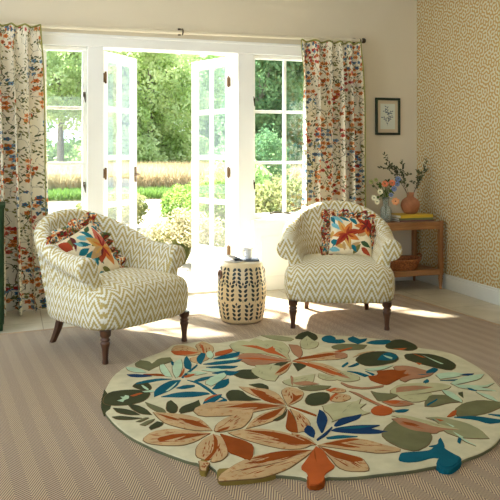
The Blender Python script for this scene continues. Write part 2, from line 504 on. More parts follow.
def bars(mb, xs, zs, y0, y1, X0, X1, Z0, Z1):
    pass
def sash(mb, x0, x1, z0, z1, xb, zb, y0, y1, st=0.034, bw=0.026):
    """frame with glazing bars; xb, zb bar centres"""
    mb.box(x0, x0 + st, y0, y1, z0, z1); mb.box(x1 - st, x1, y0, y1, z0, z1)
    mb.box(x0 + st, x1 - st, y0, y1, z1 - st, z1); mb.box(x0 + st, x1 - st, y0, y1, z0, z0 + st + .01)
    for x in xb: mb.box(x - bw / 2, x + bw / 2, y0 + .004, y1 - .004, z0 + st, z1 - st)
    for z in zb: mb.box(x0 + st, x1 - st, y0 + .006, y1 - .006, z - bw / 2, z + bw / 2)
def fastener(x, z, y, parent, name='window_fastener'):
    f = MB(); f.box(x - .010, x + .010, y - .006, y, z - .012, z + .026)
    f.tube([(x, y - .006, z + .008), (x, y - .03, z + .006), (x + .002, y - .034, z - .02), (x + .006, y - .026, z - .058)], [.007, .009, .007, .004], 8)
    f.build(name, M['bronze'], parent, smooth=False, bevel=0.002)
def window(name, x0, x1, xm, fx, lab):
    root = thing(name, lab, 'window', (0, 0, 0)); root['kind'] = 'structure'
    for k in ('category',): del root[k]
    s = MB(); sash(s, x0, x1, 0.615, 2.05, [xm], [1.556, 1.106], 5.93, 5.975, 0.034)
    s.box(x0 + .002, x1 - .002, 5.905, 5.935, 2.02, 2.048)
    tag(s.build('window_frame', M['white'], root, bevel=0.004), kind='structure')
    zs = [(0.66, 1.093), (1.119, 1.543), (1.569, 2.016)]
    for z0, z1 in zs:
        for a, b in ((x0 + .034, xm - .013), (xm + .013, x1 - .034)):
            MB().box(a, b, 5.950, 5.954, z0, z1).build('window_pane', M['glass'], root)
    for z in (1.66, 0.93): fastener(fx, z, 5.93, root)
    return root
w1 = window('window_1', -0.07, 0.585, 0.258, 0.566, 'left casement window with white glazing bars')
w2 = window('window_2', 1.998, 2.64, 2.315, 2.012, 'right casement window with white glazing bars')
st = MB(); st.tube([(2.16, 5.92, .655), (2.20, 5.905, .668), (2.30, 5.905, .662), (2.36, 5.92, .655)], [.006, .009, .006, .007], 8)
st.build('window_stay', M['bronze'], w2)

def door_leaf(name, hinge, ang, flip, lab):
    """leaf built along local +x from the hinge; flip mirrors"""
    root = thing(name, lab, 'door', (hinge[0], hinge[1], 0), ang); root['kind'] = 'structure'; del root['category']
    L = 0.57; s = 1
    def X(a, b): return (a, b) if not flip else (-b, -a)
    t0, t1 = -0.020, 0.020
    f = MB()
    st_ = 0.062; bw = 0.024
    zt = [(1.965, 2.045), (1.545, 1.585), (1.130, 1.170), (0.728, 0.772)]
    for a, b in ((0, st_), (L - st_, L)): f.box(*X(a, b), t0, t1, 0.03, 2.045)
    for z0, z1 in zt: f.box(*X(st_, L - st_), t0, t1, z0, z1)
    f.box(*X(st_, L - st_), t0, t1, 0.03, 0.11); f.box(*X(st_, L - st_), t0, t1, 0.27, 0.335)
    f.box(*X(L / 2 - bw / 2, L / 2 + bw / 2), t0 + .003, t1 - .003, 0.335, 1.97)
    tag(f.build('door_frame', M['white'], root, bevel=0.004), kind='structure')
    MB().box(*X(st_, L - st_), t0 + .012, t1 - .012, 0.11, 0.27).build('door_panel', M['white'], root)
    for z0, z1 in ((1.585, 1.965), (1.17, 1.545), (0.772, 1.13), (0.335, 0.728)):
        for a, b in ((st_, L / 2 - bw / 2), (L / 2 + bw / 2, L - st_)):
            MB().box(*X(a, b), -.002, .002, z0, z1).build('door_pane', M['glass'], root)
    for z in (1.82, 1.02, 0.33):
        h = MB(); h.box(*X(-0.012, 0.02), -.036, -.020, z - .038, z + .038)
        h.lathe([(.009, -.05), (.009, .05)], ((-0.006 if not flip else 0.006), -.040, z), 10)
        h.build('hinge', M['brass'], root)
    for z in (1.95, 1.55, 1.30, 0.80, .10):
        h = MB(); h.box(*X(L - .004, L + .004), -.008, .008, z - .018, z + .018); h.build('bolt_keep', M['brass'], root)
    h = MB(); zc = 1.0
    h.box(*X(L - .05, L - .02), -.028, -.022, zc - .07, zc + .07)
    h.tube([((L - .035) * (-1 if flip else 1), -.025, zc), ((L - .035) * (-1 if flip else 1), -.06, zc), ((L - .12) * (-1 if flip else 1), -.062, zc - .01)], .007, 8)
    if not flip: h.build('door_handle', M['brass'], root)
    return root
door_leaf('door_1', (0.722, 6.055), math.radians(52), False, 'left garden door leaf standing open outwards')
door_leaf('door_2', (1.852, 6.055), -math.radians(68), True, 'right garden door leaf standing open outwards')
# ------------------------------------------------------------------ outdoors
struct('patio', MB().box(-12, 16, 6.14, 19.0, -0.22, -0.10), None or (lambda: (lambda t: (t.col(t.mix(t.noise(t.tc.outputs['Object'], 40, 4), lin((132, 120, 102)), lin((172, 162, 144)))), t.bump(t.noise(t.tc.outputs['Object'], 30, 3), .5, .02), t.mat)[-1])(NT('pale_gravel', .9)))(), 'pale gravel terrace outside')
struct('meadow', MB().box(-90, 110, 19.0, 160, -0.24, -0.12), (lambda t: (t.col(t.mix(t.noise(t.tc.outputs['Object'], .8, 4), lin((140, 122, 88)), lin((160, 142, 104)))), t.mat)[-1])(NT('dry_meadow_soil', .95)), 'dry grass meadow ground beyond the terrace')

def quads(name, C, D, S, Wd, mat, parent=None, smooth=False):
    """many small pointed leaves: C centres, D direction, S side vectors (numpy Nx3)"""
    n = len(C)
    V = np.empty((n, 4, 3)); V[:, 0] = C - D; V[:, 1] = C + S; V[:, 2] = C + D; V[:, 3] = C - S
    me = bpy.data.meshes.new(name)
    me.vertices.add(n * 4); me.vertices.foreach_set('co', V.reshape(-1))
    me.loops.add(n * 4); me.loops.foreach_set('vertex_index', np.arange(n * 4, dtype=np.int32))
    me.polygons.add(n); me.polygons.foreach_set('loop_start', np.arange(0, n * 4, 4, dtype=np.int32))
    me.polygons.foreach_set('loop_total', np.full(n, 4, dtype=np.int32))
    me.materials.append(mat); me.update(calc_edges=True); me.validate()
    o = bpy.data.objects.new(name, me); COL.objects.link(o); o.parent = parent
    return o
def unit(a): return a / np.linalg.norm(a, axis=1, keepdims=True)
def foliage(name, rng, lumps, n, size, mat, parent):
    C = []
    tot = sum(l[3] * l[4] for l in lumps)
    for (x, y, z, rx, rz) in lumps:
        k = int(n * rx * rz / tot)
        d = unit(rng.normal(size=(k, 3))); r = rng.uniform(0.55, 1.0, (k, 1)) ** 0.6
        # ragged surface
        wob = 1 + 0.18 * np.sin(d[:, :1] * 7 + x) * np.cos(d[:, 2:3] * 6 + y) + rng.normal(0, .05, (k, 1))
        C.append(np.array([x, y, z]) + d * r * wob * np.array([rx, rx, rz]))
    C = np.concatenate(C); k = len(C)
    D = unit(rng.normal(size=(k, 3))); q = unit(rng.normal(size=(k, 3))); S = unit(np.cross(D, q))
    sz = rng.uniform(.6, 1.3, (k, 1)) * size
    return quads(name, C, D * sz, S * sz * .55, 0, mat, parent)
def tree(x, y, h, r, mat, label, seed, trunk=.2, n=9000, size=.16, low=0.25, group='trees beyond the meadow', kind='tree'):
    rng = np.random.default_rng(seed)
    t = thing('garden_tree', label, kind, (x, y, -.12), 0, group)
    lumps = [(0, 0, h * .62, r * .8, h * .36)]
    for k in range(9):
        a = rng.uniform(0, 2 * PI); q = rng.uniform(.35, .75)
        lumps.append((math.cos(a) * r * q, math.sin(a) * r * q, h * rng.uniform(low + .12, .82), r * rng.uniform(.35, .55), h * rng.uniform(.14, .22)))
    if low < .3:
        for k in range(6):
            a = rng.uniform(0, 2 * PI); lumps.append((math.cos(a) * r * .6, math.sin(a) * r * .6, h * .12, r * .62, h * .13))
    foliage('foliage', rng, lumps, int(n * 1.4), size, mat, t)
    tr = MB(); tr.tube([(0, 0, 0), (.05, 0, h * .3), (-.05, .05, h * .6)], [trunk, trunk * .75, trunk * .3], 8)
    for k in range(4):
        a = k * 1.6 + seed; tr.tube([(0, 0, h * (.3 + .06 * k)), (math.cos(a) * r * .5, math.sin(a) * r * .5, h * (.5 + .06 * k))], [trunk * .4, trunk * .12], 6)
    tr.build('trunk', M['bark'], t)
    return t
# big trees filling the view through the doors
def on(px, dist):   # a bearing across the garden from the room
    k = (px - 250) / 715; u = k * dist
    return u * .9483 + dist * .3173, -u * .3173 + dist * .9483
specs = [
 (150, 40.5, 10.5, 3.4, 'leaf_a', 'large light green tree filling the view between the open doors', 34000, .125, .02),
 (196, 49, 9.5, 3.2, 'leaf_b', 'mid green tree behind the right door leaf', 26000, .125, .02),
 (108, 49, 9.0, 3.4, 'leaf_b', 'mid green tree behind the left door leaf', 22000, .13, .05),
 (60, 41, 10.5, 3.6, 'leaf_a', 'pale leafy tree in the upper panes of the left window', 20000, .13, .35),
 (262, 30, 7.5, 2.1, 'leaf_c', 'dark green tree in the left panes of the right window', 24000, .10, .02),
 (300, 39, 9.0, 3.2, 'leaf_b', 'green tree behind the right curtain edge', 9000, .18, .02),
 (12, 52, 9.5, 3.6, 'leaf_b', 'green tree half behind the left curtain', 7000, .2, .05),
 (128, 67, 12.0, 4.5, 'leaf_a', 'tall pale tree farthest back between the doors', 14000, .24, .02),
 (230, 67, 12.0, 4.5, 'leaf_a', 'tall pale tree farthest back behind the right door frame', 12000, .24, .02)]
for i, (px, d, h, r, mt, lab, n, sz, low) in enumerate(specs):
    x, y = on(px, d); tree(x, y, h, r, M[mt], lab, 40 + i, .22 + .02 * (i % 3), n, sz, low)
# hedge line far back
for i, (px, d) in enumerate(((40, 57), (75, 57), (112, 57.5), (150, 57), (186, 57.5), (224, 57), (262, 57), (300, 57))):
    x, y = on(px, d); rng = np.random.default_rng(90 + i)
    b = thing('hedge_shrub', 'dark green shrub in the hedge line, %s' % ('behind the left window', 'behind the trunk in the left window', 'behind the left door leaf', 'behind the meadow between the doors', 'behind the right door edge', 'behind the right door hinge', 'behind the right window', 'behind the right curtain')[i], 'shrub', (x, y, -.12), 0, 'hedge shrubs beyond the meadow')
    foliage('foliage', rng, [(0, 0, .9, 1.3, .95), (-.5, 0, 1.0, .9, 1.1), (.5, .3, .9, .9, 1.2)], 5000, .14, M['leaf_c'], b)
    MB().tube([(0, 0, 0), (0, 0, 1.2)], [.12, .05], 6).build('stem', M['bark'], b)

# tall dry grass and the fresh green strip
def grass(name, n, box, h0, h1, wid, mat, label, cat, seed):
    rng = np.random.default_rng(seed)
    x = rng.uniform(box[0], box[1], n); y = box[2] + (box[3] - box[2]) * rng.uniform(0, 1, n) ** 1.3
    h = rng.uniform(h0, h1, (n, 1)) / 2; C = np.stack([x, y, -.12 + h[:, 0]], 1)
    D = unit(np.stack([rng.normal(0, .45, n), rng.normal(0, .45, n), np.ones(n)], 1)) * h
    a = rng.uniform(0, 2 * PI, n); S = np.stack([np.cos(a), np.sin(a), 0 * a], 1) * wid
    return tag(quads(name, C, D, S, 0, mat), label, cat, kind='stuff')
grass('meadow_grass', 110000, (-4, 22, 22.5, 36), .35, 1.0, .018, M['straw'], 'tall straw coloured meadow grass beyond the green strip', 'meadow grass', 5)
grass('green_grass', 26000, (-2, 12, 19.8, 22.6), .12, .30, .02, M['grass'], 'fresh green grass strip in front of the dry meadow', 'grass', 6)

def shrub(px, d, r, h, mt, n, size, label, seed, name='garden_shrub', cat='shrub', lumps=None):
    x, y = on(px, d); rng = np.random.default_rng(seed)
    b = thing(name, label, cat, (x, y, -.1))
    foliage('foliage', rng, lumps or [(0, 0, h * .5, r, h * .48), (r * .4, 0, h * .6, r * .6, h * .35), (-r * .4, .1, h * .45, r * .6, h * .4)], n, size, M[mt], b)
    s = MB()
    for k in range(5): s.tube([(0, 0, 0), (math.cos(k * 1.3) * r * .4, math.sin(k * 1.3) * r * .4, h * .7)], [.015, .006], 5)
    s.build('stem', M['bark'], b)
    return b
shrub(190, 12.0, .50, .82, 'leaf_bush', 6000, .028, 'round yellow green bush beside the gravel path', 1)
shrub(214, 9.6, .42, 1.0, 'leaf_bush', 7000, .026, 'green bush seen through the lower panes of the right door', 2)
shrub(234, 10.5, .55, 1.25, 'leaf_b', 7000, .03, 'taller green bush beside the right door hinge', 3)
shrub(272, 9.0, .55, .98, 'leaf_yel', 9000, .028, 'yellow flowering bush in the lower panes of the right window', 4)
shrub(300, 9.6, .6, 1.0, 'leaf_yel', 7000, .03, 'yellow flowering bush beside the right curtain', 5)
shrub(258, 11.5, .5, 1.7, 'leaf_c', 7000, .032, 'dark bush behind the yellow flowers in the right window', 6)
shrub(112, 12.0, .6, .65, 'leaf_yel', 6000, .03, 'low yellow green bush behind the left door leaf', 7)
# pale plume grass in front
def plume(px, d, r, h, label, seed, n=420):
    x, y = on(px, d); rng = random.Random(seed)
    b = thing('plume_grass', label, 'ornamental grass', (x, y, -.1))
    blades = MB(); heads = MB()
    for k in range(n):
        a = rng.uniform(0, 2 * PI); q = rng.uniform(.1, 1) * r; hh = h * rng.uniform(.65, 1.0) * (1 - .35 * (q / r) ** 2)
        tip = Vector((math.cos(a) * q, math.sin(a) * q, hh)); mid = Vector((tip.x * .35, tip.y * .35, hh * .62)); base = Vector((tip.x * .08, tip.y * .08, 0))
        blades.tube([base, mid, tip], [.003, .0025, .001], 3, caps=False)
        for c in range(3):
            p = mid.lerp(tip, .45 + .25 * c) + Vector((rng.gauss(0, .02), rng.gauss(0, .02), rng.gauss(0, .015)))
            q2 = p + Vector((rng.gauss(0, .03), rng.gauss(0, .03), .03)); heads.leaf(p, q2, .018, (rng.random(), rng.random(), .3), seg=2)
    blades.build('stalks', M['leaf_yel'], b); heads.build('plumes', M['leaf_pale'], b)
plume(182, 8.3, .44, .66, 'pale cream plumed grass arching over the stones by the right door', 1)
plume(206, 8.0, .38, .62, 'pale plumed grass behind the lowest panes of the right door', 2, 260)
plume(158, 9.2, .34, .42, 'small pale plumed grass tuft left of the larger one', 3, 220)
# ------------------------------------------------------------------ curtains and rod
def curtain(x0t, x1t, x0b, x1b, yt, yb, folds, amp, seed, lab, edge_side, ztop=2.165, swell=0.0):
    root = thing('floral_curtain', lab, 'curtain', ((x0b + x1b) / 2, yt, 0))
    bx, by = (x0b + x1b) / 2, yt
    nu, nv = 220, 70
    rr = random.Random(seed)
    ph = [rr.uniform(0, 6.28) for _ in range(6)]
    fullness = 1.45
    P = []; UV = []; 
    def pt(s, t):   # s across 0..1, t 0 top..1 bottom
        e = t ** 1.2
        xa = x0t + (x0b - x0t) * e; xb = x1t + (x1b - x1t) * e
        a = 2 * PI * folds * (s + .035 * math.sin(2 * PI * s + ph[0]) + .012 * math.sin(5 * s + 4 * t + ph[1]))
        am = amp * (.45 + .55 * min(1, t * 4)) * (1 + .3 * math.sin(3.1 * 2 * PI * s + ph[2]))
        am *= (1 + .25 * t)
        top = .35 + .65 * min(1, t * 9)
        dy = math.sin(a) * am * top + .25 * am * math.sin(2 * a + ph[3] + t)
        if t < .045: dy += .004 * math.sin(a * 3)
        x = xa + (xb - xa) * s + math.cos(a) * am * .42 * top
        y = yt + (yb - yt) * e - dy
        z = ztop - (ztop - .012) * t + (.010 * math.sin(a * 1.0 + 1) if t < .02 else 0)
        z += swell * 0
        return x - bx, y - by, max(z, .006)
    W = (x1t - x0t) * fullness
    for i in range(nu + 1):
        P.append([pt(i / nu, jx / nv) for jx in range(nv + 1)])
        UV.append([(i / nu * W + seed * .37, 2.15 * (1 - jx / nv)) for jx in range(nv + 1)])
    mb = MB(); mb.grid(P, UV)
    cl = mb.build('curtain_panel', M['floral'], root, smooth=True)
    so = cl.modifiers.new('thick', 'SOLIDIFY'); so.thickness = .003
    for side in edge_side:
        e = MB(); i = 0 if side == 0 else nu
        e.tube([P[i][jx] for jx in range(0, nv + 1, 2)], .006, 6)
        e.build('edge_braid', M['trim_green'], root)
    e = MB(); e.tube([(p[0][0], p[0][1] - .002, p[0][2] + .004) for p in P[::2]], .008, 6)
    e.build('heading_braid', M['trim_green'], root)
    hd = MB()
    for k in range(folds):
        s = (k + .25) / folds
        a0 = pt(s, 0.0); a1 = pt(s, .055)
        hd.tube([(a0[0], a0[1] - .012, a0[2] - .02), ((a0[0] + a1[0]) / 2, a1[1] - .016, (a0[2] + a1[2]) / 2), (a1[0], a1[1] - .006, a1[2] - .01)], [.012, .008, .003], 6)
    return root
curtain(2.39, 2.965, 2.385, 2.955, 5.750, 5.72, 5, .062, 3, 'floral curtain with olive braid at the right of the garden doors', (0, 1))
curtain(-.62, .215, -.62, .300, 5.750, 5.56, 7, .062, 8, 'floral curtain with olive braid at the left, behind the patterned armchair', (1,))
rod = thing('curtain_rod', 'cream painted curtain pole with dark bronze end above the doors', 'curtain pole', (1.2, 5.78, 2.19))
r_ = MB(); r_.tube([(-2.0, 0, -.02), (1.80, 0, .012)], .016, 14); r_.build('pole', M['rod_paint'], rod, smooth=True)
f = MB(); f.lathe([(.001, 0), (.016, .002), (.022, .012), (.024, .022), (.02, .036), (.001, .042)], n=16, caps=False)
f.build('finial', M['bronze'], rod, smooth=True, loc=(1.79, 0, .012), rot=(0, PI / 2, 0))
for k, x in enumerate((1.775, .145, -1.5)):
    b = MB(); b.tube([(x, .12, .03), (x, .05, .025), (x, 0, .025), (x, -.02, .012), (x, -.02, -.01), (x, 0, -.022)], .006, 8)
    b.box(x - .012, x + .012, .112, .12, -.01, .05); b.build('bracket', M['bronze'], rod)

# ------------------------------------------------------------------ big carpet and tufted rug
A = math.radians(6.0)
carpet = MB().box(-4.35, 0, -5.6, 0, 0, .008).build('herringbone_carpet', M['herring'], loc=(3.06, 5.27, 0.0), rot=(0, 0, A))
tag(carpet, 'large brown and cream herringbone carpet covering most of the tiled floor', 'carpet')
cb = MB(); cb.box(-4.37, .018, 0, .02, 0, .010); cb.box(0, .02, -5.6, .018, 0, .010)
cb.build('binding', M['binding'], carpet)

